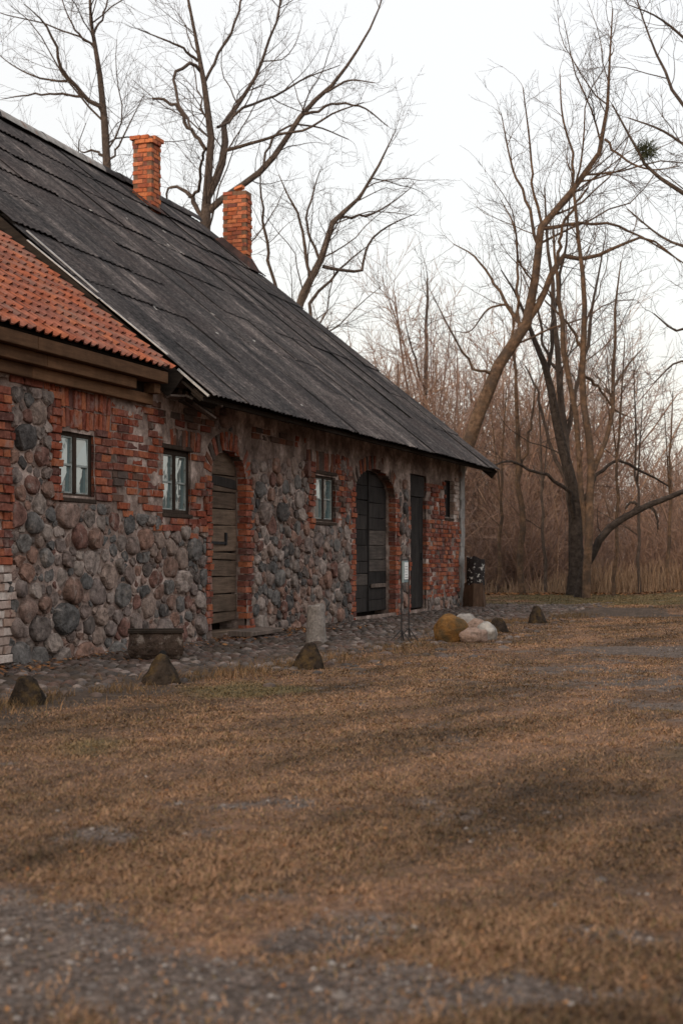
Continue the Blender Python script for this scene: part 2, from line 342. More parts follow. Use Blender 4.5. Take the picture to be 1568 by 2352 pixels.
# ---- wall body: mortar face with the openings left free
cs = .045
sa = np.arange(S0, S1 + 1e-6, cs); za = np.arange(-.35, 3.42, cs)
SSg, ZZg = np.meshgrid(sa, za)
nn = -(fbm(SSg * 5, ZZg * 5, 40, 4) - .5) * .05 - (fbm(SSg * .9, ZZg * .9, 44, 3) - .55) * .035 - .012
wv = np.stack([SSg, nn, ZZg], -1).reshape(-1, 3); ii = np.arange(len(wv)).reshape(SSg.shape)
sc = (SSg[:-1, :-1] + cs / 2); zc = (ZZg[:-1, :-1] + cs / 2); keep = np.ones(sc.shape, bool)
for o in OPEN.values(): keep &= ~in_open(sc, zc, o, -.005)
wf = np.stack([ii[:-1, :-1], ii[:-1, 1:], ii[1:, 1:], ii[1:, :-1]], -1)[keep]
front = obj('front_wall', npmesh('front_wall', wv, wf, M['mortar'], True), B)
# reveals of the openings
for k, o in OPEN.items():
    p = arch_pts([o[0] - .02, o[1] + .02, o[2], o[3] + .02, o[4]]); m = MB(); dpt = .38
    inn = p; c_ = ((o[0] + o[1]) / 2, (o[2] + o[3]) / 2)
    outr = [(x + (.055 if x > c_[0] else -.055), z + (.05 if z > c_[1] + .2 else 0)) for x, z in p]
    v_ = [(x, .016, z) for x, z in outr] + [(x, .014, z) for x, z in inn] + [(x, dpt, z) for x, z in inn]; n_ = len(p); f_ = []
    for i in range(n_ - 1): f_ += [(i, i + 1, n_ + i + 1, n_ + i), (n_ + i, n_ + i + 1, 2 * n_ + i + 1, 2 * n_ + i)]
    m.add(v_, f_); m.build('reveal', M['mortar'], B)
    MB().box(o[0] - .1, o[1] + .1, dpt, dpt + .03, o[2] - .2, o[3] + .1).build('inner_lining', M['dark_wood'], B)
# remaining walls
BW = 2 * NR
MB().box(S0, S1, BW - .4, BW, -.3, 3.4).build('rear_wall', M['mortar'], B)
for nm, s_ in (('far_gable_wall', S1), ('near_gable_wall', S0)):
    ztop = ZR - .25; sg_ = 1 if s_ > 0 else -1
    m = MB(); prof = [(.02, -.35), (.02, 3.4), (NR, ztop), (BW - .02, 3.4), (BW - .02, -.35)]
    v_ = [(s_, a, b) for a, b in prof] + [(s_ - .4 * sg_, a, b) for a, b in prof]
    f_ = [(0, 1, 2, 3, 4), (9, 8, 7, 6, 5)] + [(i, (i + 1) % 5, 5 + (i + 1) % 5, 5 + i) for i in range(5)]
    m.add(v_, f_); m.build(nm, M['mortar'], B)

# ---- bricks of the front wall
def brick_meshes(mat, n=6):
    out = []
    for i in range(n):
        m = MB().box(-.5, .5, 0, 1, -.5, .5, .05); rr = random.Random(i)
        m.v = [(x * (1 + rr.uniform(-.06, .06)), y + (rr.uniform(-.06, .06) if y < .5 else 0), z * (1 + rr.uniform(-.12, .12))) for x, y, z in m.v]
        out.append(mesh('brick', m.v, m.f, mat))
    return out
BM = {k: brick_meshes(M[k]) for k in ('brick', 'brick_pale', 'brick_soot', 'brick_chimney')}
BR = []                                        # (s, z, len, height, angle, proud, material)
def course_zone(x0, x1, yt, yb, prob=.97, mat='brick', rag0=0, rag1=0, bot_rag=0, soot=None, ref=None, s_abs=None, ch=.088):
    xm = ref or (x0 + x1) / 2; a, b = s_abs or (Wl(x0, 0)[0], Wl(x1, 0)[0]); z1 = Wl(xm, yt)[1]; z0 = max(Wl(xm, yb)[1], -.05)
    z = z0; k = 0
    while z + ch * .6 < z1:
        sa_, sb = a - (random.random() * rag0), b + (random.random() * rag1)
        s_ = sa_; L = .255 if k % 2 == 0 else .125
        if k % 2: L = .125
        while s_ < sb - .03:
            l = min(L, sb - s_)
            if sb - s_ - l < .05: l = sb - s_
            pr = prob
            if bot_rag and z < z0 + bot_rag: pr *= .35 + .65 * (z - z0) / bot_rag
            # patches where plaster still covers the bricks
            if random.random() < pr:
                mt = mat
                if soot is not None and random.random() < soot: mt = 'brick_soot'
                BR.append((s_ + l / 2, z + ch / 2, l - .014, ch - .014, random.gauss(0, .012), random.uniform(.006, .03) + (.02 if random.random() < .1 else 0), mt))
            s_ += l; L = .255 if (L < .2 or random.random() < .4) else .125
        z += ch; k += 1
def soldier_zone(x0, x1, yt, yb, prob=.95, mat='brick', soot=None, fan=.12):
    xm = (x0 + x1) / 2; a, b = Wl(x0, 0)[0], Wl(x1, 0)[0]; z1 = Wl(xm, yt)[1]; z0 = Wl(xm, yb)[1]
    n = int((b - a) / .082); c = (a + b) / 2
    rows = max(1, round((z1 - z0) / .25)); h = (z1 - z0) / rows
    for r_ in range(rows):
        for i in range(n):
            s_ = a + (i + .5) * (b - a) / n; z = z0 + (r_ + .5) * h
            if random.random() < prob:
                mt = 'brick_soot' if soot and random.random() < soot else mat
                an = (s_ - c) / (b - a) * 2 * fan
                BR.append((s_ + an * (z - z0), z + random.gauss(0, .008), h - .014, (b - a) / n - .012, math.pi / 2 - an, random.uniform(0, .02), mt))
course_zone(-260, 22, 850, 1300, .98, rag1=.08)
course_zone(-260, 19, 1300, 1540, .97, 'brick_pale', rag1=.12)
course_zone(20, 120, 858, 888, .95)
soldier_zone(118, 248, 897, 988, .97)
course_zone(116, 137, 897, 1150, .98, s_abs=(Wl(116, 0)[0], OPEN['winA'][0]), rag0=.09)
course_zone(216, 250, 988, 1152, .98, s_abs=(OPEN['winA'][1], Wl(252, 0)[0]))
course_zone(248, 371, 918, 1190, .92, soot=.12, bot_rag=.35, s_abs=(Wl(252, 0)[0] + .005, OPEN['winB'][0]), ref=300)
course_zone(120, 250, 862, 896, .9)
soldier_zone(352, 460, 985, 1033, .9, soot=.5)
course_zone(345, 500, 935, 984, .6, soot=.75)
course_zone(438, 483, 1038, 1235, .5, soot=.2, s_abs=(OPEN['winB'][1], OPEN['door1'][0] - .14))
course_zone(335, 470, 1184, 1238, .75, soot=.1, bot_rag=.2)
course_zone(468, 484, 1092, 1450, .97, s_abs=(OPEN['door1'][0] - .14, OPEN['door1'][0]), rag0=.1)
course_zone(562, 577, 1092, 1450, .97, s_abs=(OPEN['door1'][1], OPEN['door1'][1] + .2), rag1=.12)
course_zone(703, 721, 1060, 1215, .93, soot=.3, s_abs=(OPEN['winC'][0] - .28, OPEN['winC'][0]), rag0=.12)
course_zone(769, 806, 1060, 1215, .93, soot=.2, s_abs=(OPEN['winC'][1], OPEN['door2'][0] - .2), rag1=.02)
soldier_zone(703, 800, 1040, 1090, .9, soot=.5)
course_zone(802, 814, 1130, 1430, .97, s_abs=(OPEN['door2'][0] - .2, OPEN['door2'][0]), rag0=.1)
course_zone(905, 920, 1132, 1430, .95, s_abs=(OPEN['door2'][1], OPEN['door2'][1] + .26), rag1=.12)
course_zone(922, 940, 1100, 1408, .5, s_abs=(OPEN['door3'][0] - .16, OPEN['door3'][0]))
course_zone(976, 1052, 1192, 1372, .88, s_abs=(OPEN['door3'][1], S1 - .36), rag1=.06)
course_zone(976, 1020, 1100, 1192, .62, s_abs=(OPEN['door3'][1], OPEN['slit'][0]), soot=.1)
course_zone(1039, 1052, 1100, 1192, .9, s_abs=(OPEN['slit'][1], S1 - .34), mat='brick_pale')
course_zone(577, 700, 985, 1020, .5, soot=.7, ref=640)
for k, prob in (('door1', .97), ('door2', .85)):       # arch rings of radial bricks
    a, b, z0, z1, sp = OPEN[k]; w = (b - a) / 2; h = z1 - sp; c = (a + b) / 2; n = int(math.pi * (w + h) / 2 / .095)
    for i in range(n):
        t = math.pi * (i + .5) / n; px, pz = c + w * math.cos(t), sp + h * math.sin(t)
        nx_, nz_ = math.cos(t) / w, math.sin(t) / h; ln = math.hypot(nx_, nz_); nx_ /= ln; nz_ /= ln
        if random.random() < prob: BR.append((px + nx_ * .12, pz + nz_ * .12, .235, .08, math.atan2(nz_, nx_), random.uniform(0, .015), 'brick_soot' if random.random() < .35 else 'brick'))
BR = [b for b in BR if not any(bool(in_open(np.float64(b[0]), np.float64(b[1]), o, .01)) for o in OPEN.values()) and b[0] > -3 and b[1] < 3.4]
def px_size(s, n, l): X, Y, _ = Bw(s, n); return l / Y
def in_view(s, n, z, m=120):
    X, Y, _ = Bw(s, n); x = HX + X / Y * FPX; y = HY - (z - CAMZ) / Y * FPX
    return -m < x < 1568 + m and -m < y < 2352 + m
BR.sort(key=lambda b: -(px_size(b[0], 0, b[2] * b[3]) if in_view(b[0], 0, b[1], 15) else 0))
def brick_matrix(b): return Matrix.Translation((b[0], -b[5] - .013, b[1])) @ Matrix.Rotation(-b[4], 4, 'Y') @ Matrix.Diagonal((b[2], .135, b[3], 1))
rest = {}
for i, b in enumerate(BR):
    me = random.choice(BM[b[6]]); mt = brick_matrix(b)
    if i < 300: o = obj('brick', me, front); o.matrix_local = mt
    else:
        m = rest.setdefault(b[6], MB()); m.add([mt @ v.co for v in me.vertices], [tuple(p.vertices) for p in me.polygons])
rb = MB(); mats = []; mi = []
for k, m in rest.items(): mats.append(M[k]); mi += [len(mats) - 1] * len(m.f); rb.add(m.v, m.f)
me = mesh('brickwork', rb.v, rb.f)
for mt in mats: me.materials.append(mt)
me.polygons.foreach_set('material_index', mi)
tag(obj('brickwork', me, front), kind='stuff')

# ---- field stones: a packed power diagram, every cell one rounded stone
def clip_poly(poly, a, b, c):                  # keep a*x + b*y <= c
    out = []
    for i in range(len(poly)):
        p, q_ = poly[i], poly[(i + 1) % len(poly)]; dp = a * p[0] + b * p[1] - c; dq = a * q_[0] + b * q_[1] - c
        if dp <= 0: out.append(p)
        if dp * dq < 0: t = dp / (dp - dq); out.append((p[0] + (q_[0] - p[0]) * t, p[1] + (q_[1] - p[1]) * t))
    return out
def zr(x0, x1, yt, yb): xm = (x0 + x1) / 2; return (Wl(x0, 0)[0], Wl(x1, 0)[0], Wl(xm, yb)[1], Wl(xm, yt)[1])
BLOCK = [zr(-300, 20, 840, 1300), zr(-300, 16, 1300, 1560), zr(118, 252, 840, 1152), zr(250, 372, 840, 1178), zr(20, 118, 840, 890), zr(370, 484, 930, 1205)]
for k, o in OPEN.items():
    g = {'door1': .17, 'door2': .2, 'winC': .27, 'door3': .14}.get(k, .03); BLOCK.append((o[0] - g, o[1] + g, o[2] - (.05 if k[0] == 'w' else .3), o[3] + (.25 if k in ('door1', 'door2') else .1)))
BLOCK.append((OPEN['door3'][1], S1 + .1, .28, 3.5))
sites = []; rr = random.Random(11); tries = 0
def site_ok(s, z, r):
    for (a, b, c_, d, w) in sites:
        if ((s - a) / 1.22) ** 2 + (z - b) ** 2 < ((r + c_) * .80) ** 2: return False
    return True
for rad, cnt in ((.185, 70), (.15, 260), (.12, 1500), (.095, 4500), (.072, 9000), (.052, 12000), (.036, 9000)):
    for _ in range(cnt):
        s_ = rr.uniform(-2.6, S1 - .1); z_ = rr.uniform(-.05, 3.05)
        if s_ > 5.5 and z_ > 2.30 + .25 * float(vnoise(np.float64(s_ * 1.3), 0., 4)): continue
        r_ = rad * rr.uniform(.9, 1.12) * (1.0 if s_ < 5 else .85)
        if any(a - r_ * .25 < s_ < b + r_ * .25 and c_ - r_ * .25 < z_ < d + r_ * .25 for a, b, c_, d in BLOCK): continue
        if site_ok(s_, z_, r_): sites.append((s_, z_, r_, 0, 0))
SA = np.array([(a, b, c_) for a, b, c_, _, _ in sites])
STN = []
for i, (s_, z_, r_) in enumerate(SA):
    d2 = ((SA[:, 0] - s_) / 1.22) ** 2 + (SA[:, 1] - z_) ** 2; nb = np.argsort(d2)[1:26]
    th0 = rr.uniform(0, 6.28); poly = [(s_ + 1.22 * r_ * 1.5 * math.cos(th0 + t), z_ + r_ * 1.5 * math.sin(th0 + t)) for t in np.linspace(0, 2 * math.pi, 11)[:-1]]
    for j in nb:
        a, b, c_ = SA[j]; ax, az = (a - s_) / 1.22 ** 2, (b - z_)
        k1 = (s_ / 1.22) ** 2 + z_ ** 2 - r_ ** 2; k2 = (a / 1.22) ** 2 + b ** 2 - c_ ** 2
        poly = clip_poly(poly, 2 * ax, 2 * az, k2 - k1)
        if len(poly) < 3: break
    if len(poly) < 3: continue
    for a, b, c_, d in BLOCK:                  # keep clear of openings and brickwork
        if a - .5 < s_ < b + .5 and c_ - .5 < z_ < d + .5:
            gaps = [(a - s_, (1, 0, a)), (s_ - b, (-1, 0, -b)), (c_ - z_, (0, 1, c_)), (z_ - d, (0, -1, -d))]; g = max(gaps, key=lambda t: t[0])
            poly = clip_poly(poly, *g[1])
            if len(poly) < 3: break
    if len(poly) < 3: continue
    cx_ = sum(p[0] for p in poly) / len(poly); cz_ = sum(p[1] for p in poly) / len(poly)
    pa = abs(sum(poly[k][0] * poly[(k + 1) % len(poly)][1] - poly[(k + 1) % len(poly)][0] * poly[k][1] for k in range(len(poly)))) / 2
    if pa < .0025: continue
    STN.append((cx_, cz_, poly, pa))
def ray_poly(cx, cz, t, poly):
    dx, dz = math.cos(t), math.sin(t); best = 1e9
    for i in range(len(poly)):
        (x1, z1), (x2, z2) = poly[i], poly[(i + 1) % len(poly)]; ex, ez = x2 - x1, z2 - z1; den = dx * ez - dz * ex
        if abs(den) < 1e-9: continue
        t_ = ((x1 - cx) * ez - (z1 - cz) * ex) / den; u_ = ((x1 - cx) * dz - (z1 - cz) * dx) / den
        if t_ > 0 and -1e-6 <= u_ <= 1.000001: best = min(best, t_)
    return best if best < 1e8 else .05
def stone_geo(cx, cz, poly, pa):
    n = 14; size = math.sqrt(pa); joint = min(.017, size * .08) * rr.uniform(.5, 1.6)
    rad = np.array([ray_poly(cx, cz, 2 * math.pi * i / n, poly) for i in range(n)])
    rad = .80 * rad + .10 * np.roll(rad, 1) + .10 * np.roll(rad, -1); rad = np.maximum(rad - joint, rad * .55)
    rad *= RNG.uniform(.90, 1.05, n)
    h = max(.025, min(.105, size * rr.uniform(.14, .31))); rock = rr.uniform(-.7, .7), rr.uniform(-.6, .6); ph = rr.uniform(0, 99)
    v_ = []; fl = rr.random() ** .7
    for fr, dep in ((1.0, -.06), (1.0, .25 + .2 * fl), (.96 + .01 * fl, .60 + .2 * fl), (.84 + .05 * fl, .84 + .11 * fl), (.5 + .1 * fl, .95 + .04 * fl)):
        for i in range(n):
            t = 2 * math.pi * i / n; x, z = rad[i] * fr * math.cos(t), rad[i] * fr * math.sin(t)
            y = -h * dep if dep > 0 else .06
            if dep > .2:
                nz_ = float(vnoise(np.float64(x / size * 2.6 + ph), np.float64(z / size * 2.6 + ph * 1.7), 5)) - .5
                y += dep * h * ((rock[0] * x + rock[1] * z) / size * .8 + nz_ * .55) + rr.uniform(-.05, .05) * h
            v_.append((x + rr.uniform(-.007, .007), min(y, .03) if dep > 0 else y, z + rr.uniform(-.007, .007)))
    v_.append((0, -h * 1.0, 0)); f_ = []
    for k in range(4):
        for i in range(n): f_.append((k * n + i, k * n + (i + 1) % n, (k + 1) * n + (i + 1) % n, (k + 1) * n + i))
    for i in range(n): f_.append((4 * n + i, 4 * n + (i + 1) % n, 5 * n))
    return v_, f_
STN.sort(key=lambda t: -(px_size(t[0], 0, t[3]) if in_view(t[0], 0, t[1], 10) else 0))
rest = MB()
for i, t in enumerate(STN):
    v_, f_ = stone_geo(*t)
    if i < 300: obj('stone', mesh('stone', v_, f_, M['stone'], i % 3 == 0), front, loc=(t[0], 0, t[1]))
    else: rest.add([(x + t[0], y, z + t[1]) for x, y, z in v_], f_)
tag(rest.build('small_stones', M['stone'], front), kind='stuff')
# plastered far corner
m = MB()
for i in range(16):
    z0, z1 = -.1 + i * .2, -.1 + (i + 1) * .2; w0 = .30 + random.uniform(-.07, .05)
    m.box(S1 - w0, S1 + .05, -.045 - random.uniform(0, .012), .05, z0, z1)
m.build('corner_plaster', M['plaster'], B)

# ---- grey corrugated roof
def slope_xf(s0, n0, z0, th): return Matrix.Translation((s0, n0, z0)) @ Matrix.Rotation(th, 4, 'X')
LR = math.hypot(7.24, 7.24 * SL); ROWS = 8; EXP = LR / ROWS; NCOL = 14; CW = (SG1 - SG0) / NCOL
roof = MB()
prof = [(-OV + .08, ZE + .08 * SL - .075), (NR, ZR - .09), (BW + OV, ZE - .09), (BW + OV, ZE - .13), (NR, ZR - .16), (-OV + .08, ZE + .08 * SL - .11)]
sA, sB = SG0 + .03, SG1 - .05
roof.add([(sA, a, b) for a, b in prof] + [(sB, a, b) for a, b in prof], [(0, 1, 7, 6), (1, 2, 8, 7), (2, 3, 9, 8), (3, 4, 10, 9), (4, 5, 11, 10), (5, 0, 6, 11), (0, 5, 4, 1), (1, 4, 3, 2), (6, 7, 10, 11), (7, 8, 9, 10)])
roof_o = roof.build('grey_roof', M['dark_wood'], B)
sl_meshes = []
for vi in range(4):
    nw = 8; ns = nw * 6; l = EXP + .15; w = CW + .02; v_ = []; rr2 = random.Random(vi)
    j = [rr2.uniform(-.012, .012) for _ in range(ns + 1)]
    for k, (y, t) in enumerate(((0, 0), (l * .5, 0), (l, 0))):
        for i in range(ns + 1):
            x = w * i / ns; zz = .010 * math.cos(2 * math.pi * i / 6) + .022 * (1 - y / l)
            v_.append((x, y + (j[i] if k == 0 else 0), zz))
    for i in range(ns + 1): x, y, z = v_[i]; v_.append((x, y, z - .008))
    f_ = []
    for k in range(2):
        for i in range(ns): f_.append((k * (ns + 1) + i, k * (ns + 1) + i + 1, (k + 1) * (ns + 1) + i + 1, (k + 1) * (ns + 1) + i))
    for i in range(ns): b_ = 3 * (ns + 1); f_.append((b_ + i, b_ + i + 1, i + 1, i))
    sl_meshes.append(mesh('roof_sheet', v_, f_, M['sheet'], False))
CHIM = [dict(s=(14.27, 14.70), n=(5.60, 6.04), zt=9.775, cap=True), dict(s=(17.52, 17.86), n=(4.88, 5.46), zt=9.39, cap=False)]
for r_ in range(ROWS):
    for c_ in range(NCOL):
        s_ = SG0 + c_ * CW + random.uniform(-.012, .012); y_ = r_ * EXP + (float(fbm(c_ * .4, r_ * 3.3, 91)) - .5) * .16 * (r_ > 0) + random.uniform(-.02, .02) - (.03 if r_ == 0 else 0)
        sag = .10 * math.sin(math.pi * min(1, max(0, (s_ - SG0) / (SG1 - SG0)))) * math.sin(math.pi * (r_ + .3) / ROWS) + (float(fbm(s_ * .5, r_ * .7, 77)) - .5) * .11
        o = obj('roof_sheet', sl_meshes[(r_ * 5 + c_ * 3 + random.randint(0, 1)) % 4], roof_o)
        o.matrix_local = slope_xf(0, -OV, ZE, TH) @ Matrix.Translation((s_, y_, .02 - sag * .6 + .003 * (c_ % 2) + random.uniform(0, .004))) @ Matrix.Rotation(random.gauss(0, .003), 4, 'Z') @ Matrix.Rotation(random.gauss(0, .002), 4, 'Y') @ Matrix.Diagonal((1, (EXP - .03) / (EXP + .15) if r_ == ROWS - 1 else 1, 1, 1))
for i in range(20):                                # ridge caps
    l = (SG1 - 3.0) / 20; s_ = 3.0 + i * l; v_ = []; rad = .13; n = 7
    for s2 in (0, l + .05):
        for k in range(n):
            t = math.pi * (k / (n - 1)); v_.append((s2, -rad * 1.5 * math.cos(t), rad * .75 * math.sin(t) - .10 * math.cos(t) ** 2 + (.012 if s2 == 0 else 0) - .03))
    f_ = [(k, k + 1, n + k + 1, n + k) for k in range(n - 1)]
    obj('ridge_cap', mesh('ridge_cap', v_, f_, M['plaster'] if 9 <= i <= 13 else M['sheet'], True), roof_o, loc=(s_, NR, ZR + .055 + random.uniform(-.012, .012)))
# back slope sheets as one covering (never seen)
MB().add([(SG0, NR, ZR + .03), (SG1, NR, ZR + .03), (SG1, BW + OV, ZE + .02), (SG0, BW + OV, ZE + .02), (SG0, NR, ZR), (SG1, NR, ZR), (SG1, BW + OV, ZE - .02), (SG0, BW + OV, ZE - .02)], [(0, 1, 2, 3), (7, 6, 5, 4), (0, 3, 7, 4), (1, 5, 6, 2), (2, 6, 7, 3)]).build('rear_slope', M['sheet'], B)
# rafters and barge board
for i in range(19):
    s_ = SG0 + .12 + i * (SG1 - SG0 - .3) / 18; m = MB().box(-.05, .05, .0, 2.0, -.15, -.04)
    o = m.build('rafter', M['dark_wood'], roof_o); o.matrix_local = slope_xf(s_, -OV + .48, ZE + .2, TH)
o = MB().box(SG0 + .05, SG1 - .07, 0, .16, -.085, -.012).build('eaves_batten', M['dark_wood'], roof_o); o.matrix_local = slope_xf(0, -OV + .07, ZE + .02, TH)
MB().box(SG0, SG1 - .1, .0, .16, 3.05, 3.25).build('wall_plate', M['dark_wood'], B)
o = MB().box(-.02, .02, -.02, LR, -.20, .0).build('barge_board', M['dark_wood'], roof_o); o.matrix_local = slope_xf(SG1 - .06, -OV, ZE - .01, TH)
for i in range(6):                                 # broken boards under the near eaves corner
    o = MB().box(-.3, .3, -.05, .05, -.012, .012).build('broken_board', M['oldwood'] if i < 3 else M['dark_wood'], roof_o)
    o.location = (SG0 + .25 + random.uniform(-.15, .3), -.45 + random.uniform(-.12, .15), 2.93 + random.uniform(-.08, .06)); o.rotation_euler = (random.uniform(-.5, .5), random.uniform(-.3, .5), random.uniform(-.6, .6)); o.scale = (random.uniform(.5, 1), 1, 1)

# ---- clay tile roof of the nearer part
TN, TZ, TS = -.30, 3.264, .757; TT = math.atan(TS)
tl = (NR - TN) / math.cos(TT)
troof = MB().box(S0 - .2, 3.14, .05, tl, -.09, -.03).build('tile_roof', M['dark_wood'], B); troof.matrix_local = slope_xf(0, TN, TZ, TT)
zt = TZ + (NR - TN) * TS
MB().add([(S0 - .2, NR, zt), (3.14, NR, zt), (3.14, BW + .3, TZ), (S0 - .2, BW + .3, TZ)], [(0, 1, 2, 3)]).build('rear_tile_slope', M['tile'], B)
tw, te = .155, .215; t_me = []
for vi in range(3):
    n = 8; v_ = []; l = te + .07; r3 = random.Random(vi)
    def prof_z(u): return .021 * math.cos(2 * math.pi * (u - .12)) + (.008 * math.cos(4 * math.pi * (u - .12)))
    for k, y in enumerate((0, l)):
        for i in range(n + 1): u = i / n * 1.12; v_.append((u * tw, y, prof_z(u) + .036 * (1 - y / l)))
    for i in range(n + 1): x, y, z = v_[i]; v_.append((x, y + .002, z - .017))
    f_ = [(i, i + 1, n + 2 + i, n + 1 + i) for i in range(n)] + [(2 * n + 2 + i, 2 * n + 3 + i, i + 1, i) for i in range(n)] + [(n, 3 * n + 2, 2 * n + 1)]
    t_me.append(mesh('roof_tile', v_, f_, M['tile'], False))
cnt = 0
for r_ in range(20):
    for c_ in range(34):
        s_ = 3.13 - tw * (c_ + 1); y_ = r_ * te; n_ = TN + y_ * math.cos(TT); z_ = TZ + y_ * math.sin(TT)
        X, Y, _ = Bw(s_, n_); px = HX + X / Y * FPX
        if px < -60: continue
        o = obj('roof_tile', t_me[random.randint(0, 2)], troof); cnt += 1
        o.matrix_local = Matrix.Translation((s_ + random.gauss(0, .004), y_ + random.gauss(0, .008), random.uniform(0, .006))) @ Matrix.Rotation(random.gauss(0, .012), 4, 'Z')
    # flashing between the two roofs
for (s_, y0, y1, w, zz) in ((3.19, .12, 1.30, .045, .12), (3.15, 1.25, 2.5, .04, .125), (3.42, 2.0, 3.3, .05, .06)):
    o = MB().box(-w / 2, w / 2, y0, y1, 0, .012).build('flashing_strip', M['zinc'], B)
    o.matrix_local = slope_xf(s_, -OV if s_ > 3.4 else TN, (ZE if s_ > 3.4 else TZ) + zz, TH if s_ > 3.4 else math.atan(.79)) @ Matrix.Rotation(random.gauss(0, .01), 4, 'Z')
o = MB().box(-.012, .022, -.02, .50, -.012, .012).build('flashing_strip', M['zinc'], B); o.matrix_local = slope_xf(SG0 - .01, -OV, ZE + .02, TH)
o = MB().box(-.015, .015, .4, LR, -.32, -.005).build('verge_board', M['dark_wood'], B); o.matrix_local = slope_xf(SG0 + .01, -OV, ZE, TH)
# cornice of stepped boards
cor = MB().box(S0, 3.02, -.06, .10, 2.86, 3.36).build('cornice', M['dark_wood'], B)
for (z0, z1, n0, n1, e, gaps) in ((3.10, 3.235, -.285, -.06, 3.05, ()), (2.975, 3.10, -.20, -.055, 3.02, ((2.42, 2.86),)), (2.85, 2.975, -.115, -.05, 3.0, ())):
    cuts = [S0, -2.4, .4 + random.uniform(-.3, .3)]
    for a, b in gaps: cuts += [a]
    cuts.append(e)
    for a, b in zip(cuts[:-1], cuts[1:]):
        if any(abs(a - g[0]) < 1e-6 for g in gaps): a = [g[1] for g in gaps if abs(a - g[0]) < 1e-6][0]
        MB().box(a + .003, b - .003, n0, n1, z0 + .002, z1 - .002, .006).build('board', M['cornice'], cor)
# ---- chimneys
for ci, ch in enumerate(CHIM):
    (a, b), (c_, d) = ch['s'], ch['n']; zb = ZE + SL * (c_ + OV) - .25; ztp = ch['zt']
    core = MB().box(a + .012, b - .012, c_ + .012, d - .012, zb, ztp - .05).build('chimney', M['mortar_dark'], B)
    h = .0905; z = zb; k = 0
    while z + h < ztp + .02:
        top = ztp - z
        ex = .045 if (ch['cap'] and h * .9 < top < h * 2.6) else 0
        prob = 1.0
        if not ch['cap'] and top < h * 1.9: prob = .55
        a2, b2, c2, d2 = a - ex, b + ex, c_ - ex, d + ex
        for side in range(4):
            L0 = (b2 - a2) if side % 2 == 0 else (d2 - c2); t0 = 0.0; off = .11 if (k + side) % 2 else 0.0
            start = off; end = L0 - (.11 - off); x = start; first = True
            while x < end - .02:
                l = .24 if not (first and random.random() < .25) else .125; first = False
                l = min(l, end - x)
                if end - x - l < .06: l = end - x
                if random.random() < prob:
                    me = random.choice(BM['brick_chimney']); w_ = .11
                    mt = Matrix.Diagonal((l - .012, w_, h - .012, 1)); jit = random.gauss(0, .004) - .003 * (not ch['cap'])
                    mid = x + l / 2
                    if side == 0: T = Matrix.Translation((a2 + mid, c2 + jit, z + h / 2))
                    elif side == 1: T = Matrix.Translation((b2 - jit, c2 + mid, z + h / 2)) @ Matrix.Rotation(math.pi / 2, 4, 'Z')
                    elif side == 2: T = Matrix.Translation((b2 - mid, d2 - jit, z + h / 2)) @ Matrix.Rotation(math.pi, 4, 'Z')
                    else: T = Matrix.Translation((a2 + jit, d2 - mid, z + h / 2)) @ Matrix.Rotation(-math.pi / 2, 4, 'Z')
                    o = obj('brick', me, core); o.matrix_local = T @ Matrix.Rotation(random.gauss(0, .012), 4, 'Z') @ mt
                x += l
        z += h; k += 1
    if not ch['cap']:                              # a loose tilted brick on top
        o = obj('brick', BM['brick_chimney'][1], core); o.matrix_local = Matrix.Translation(((a + b) / 2, c_ + .2, ztp + .02)) @ Matrix.Rotation(.35, 4, 'Y') @ Matrix.Rotation(1.2, 4, 'Z') @ Matrix.Diagonal((.24, .11, .07, 1))
    e = .07 if ch['cap'] else .13                  # metal apron at the foot
    m = MB(); zf = lambda n: ZE + SL * (n + OV)
    v_ = [(a - e, c_ - e * 1.3, zf(c_ - e * 1.3) + .07), (b + e, c_ - e * 1.3, zf(c_ - e * 1.3) + .07), (b + e, d + e, zf(d + e) + .07), (a - e, d + e, zf(d + e) + .07)]
    up = .10 if ch['cap'] else .24
    w_ = [(a - .012, c_ - .012, zf(c_) + up), (b + .012, c_ - .012, zf(c_) + up), (b + .012, d + .012, zf(d) + up), (a - .012, d + .012, zf(d) + up)]
    m.add(v_ + w_, [(i, (i + 1) % 4, 4 + (i + 1) % 4, 4 + i) for i in range(4)]); m.build('chimney_flashing', M['rust'], B)

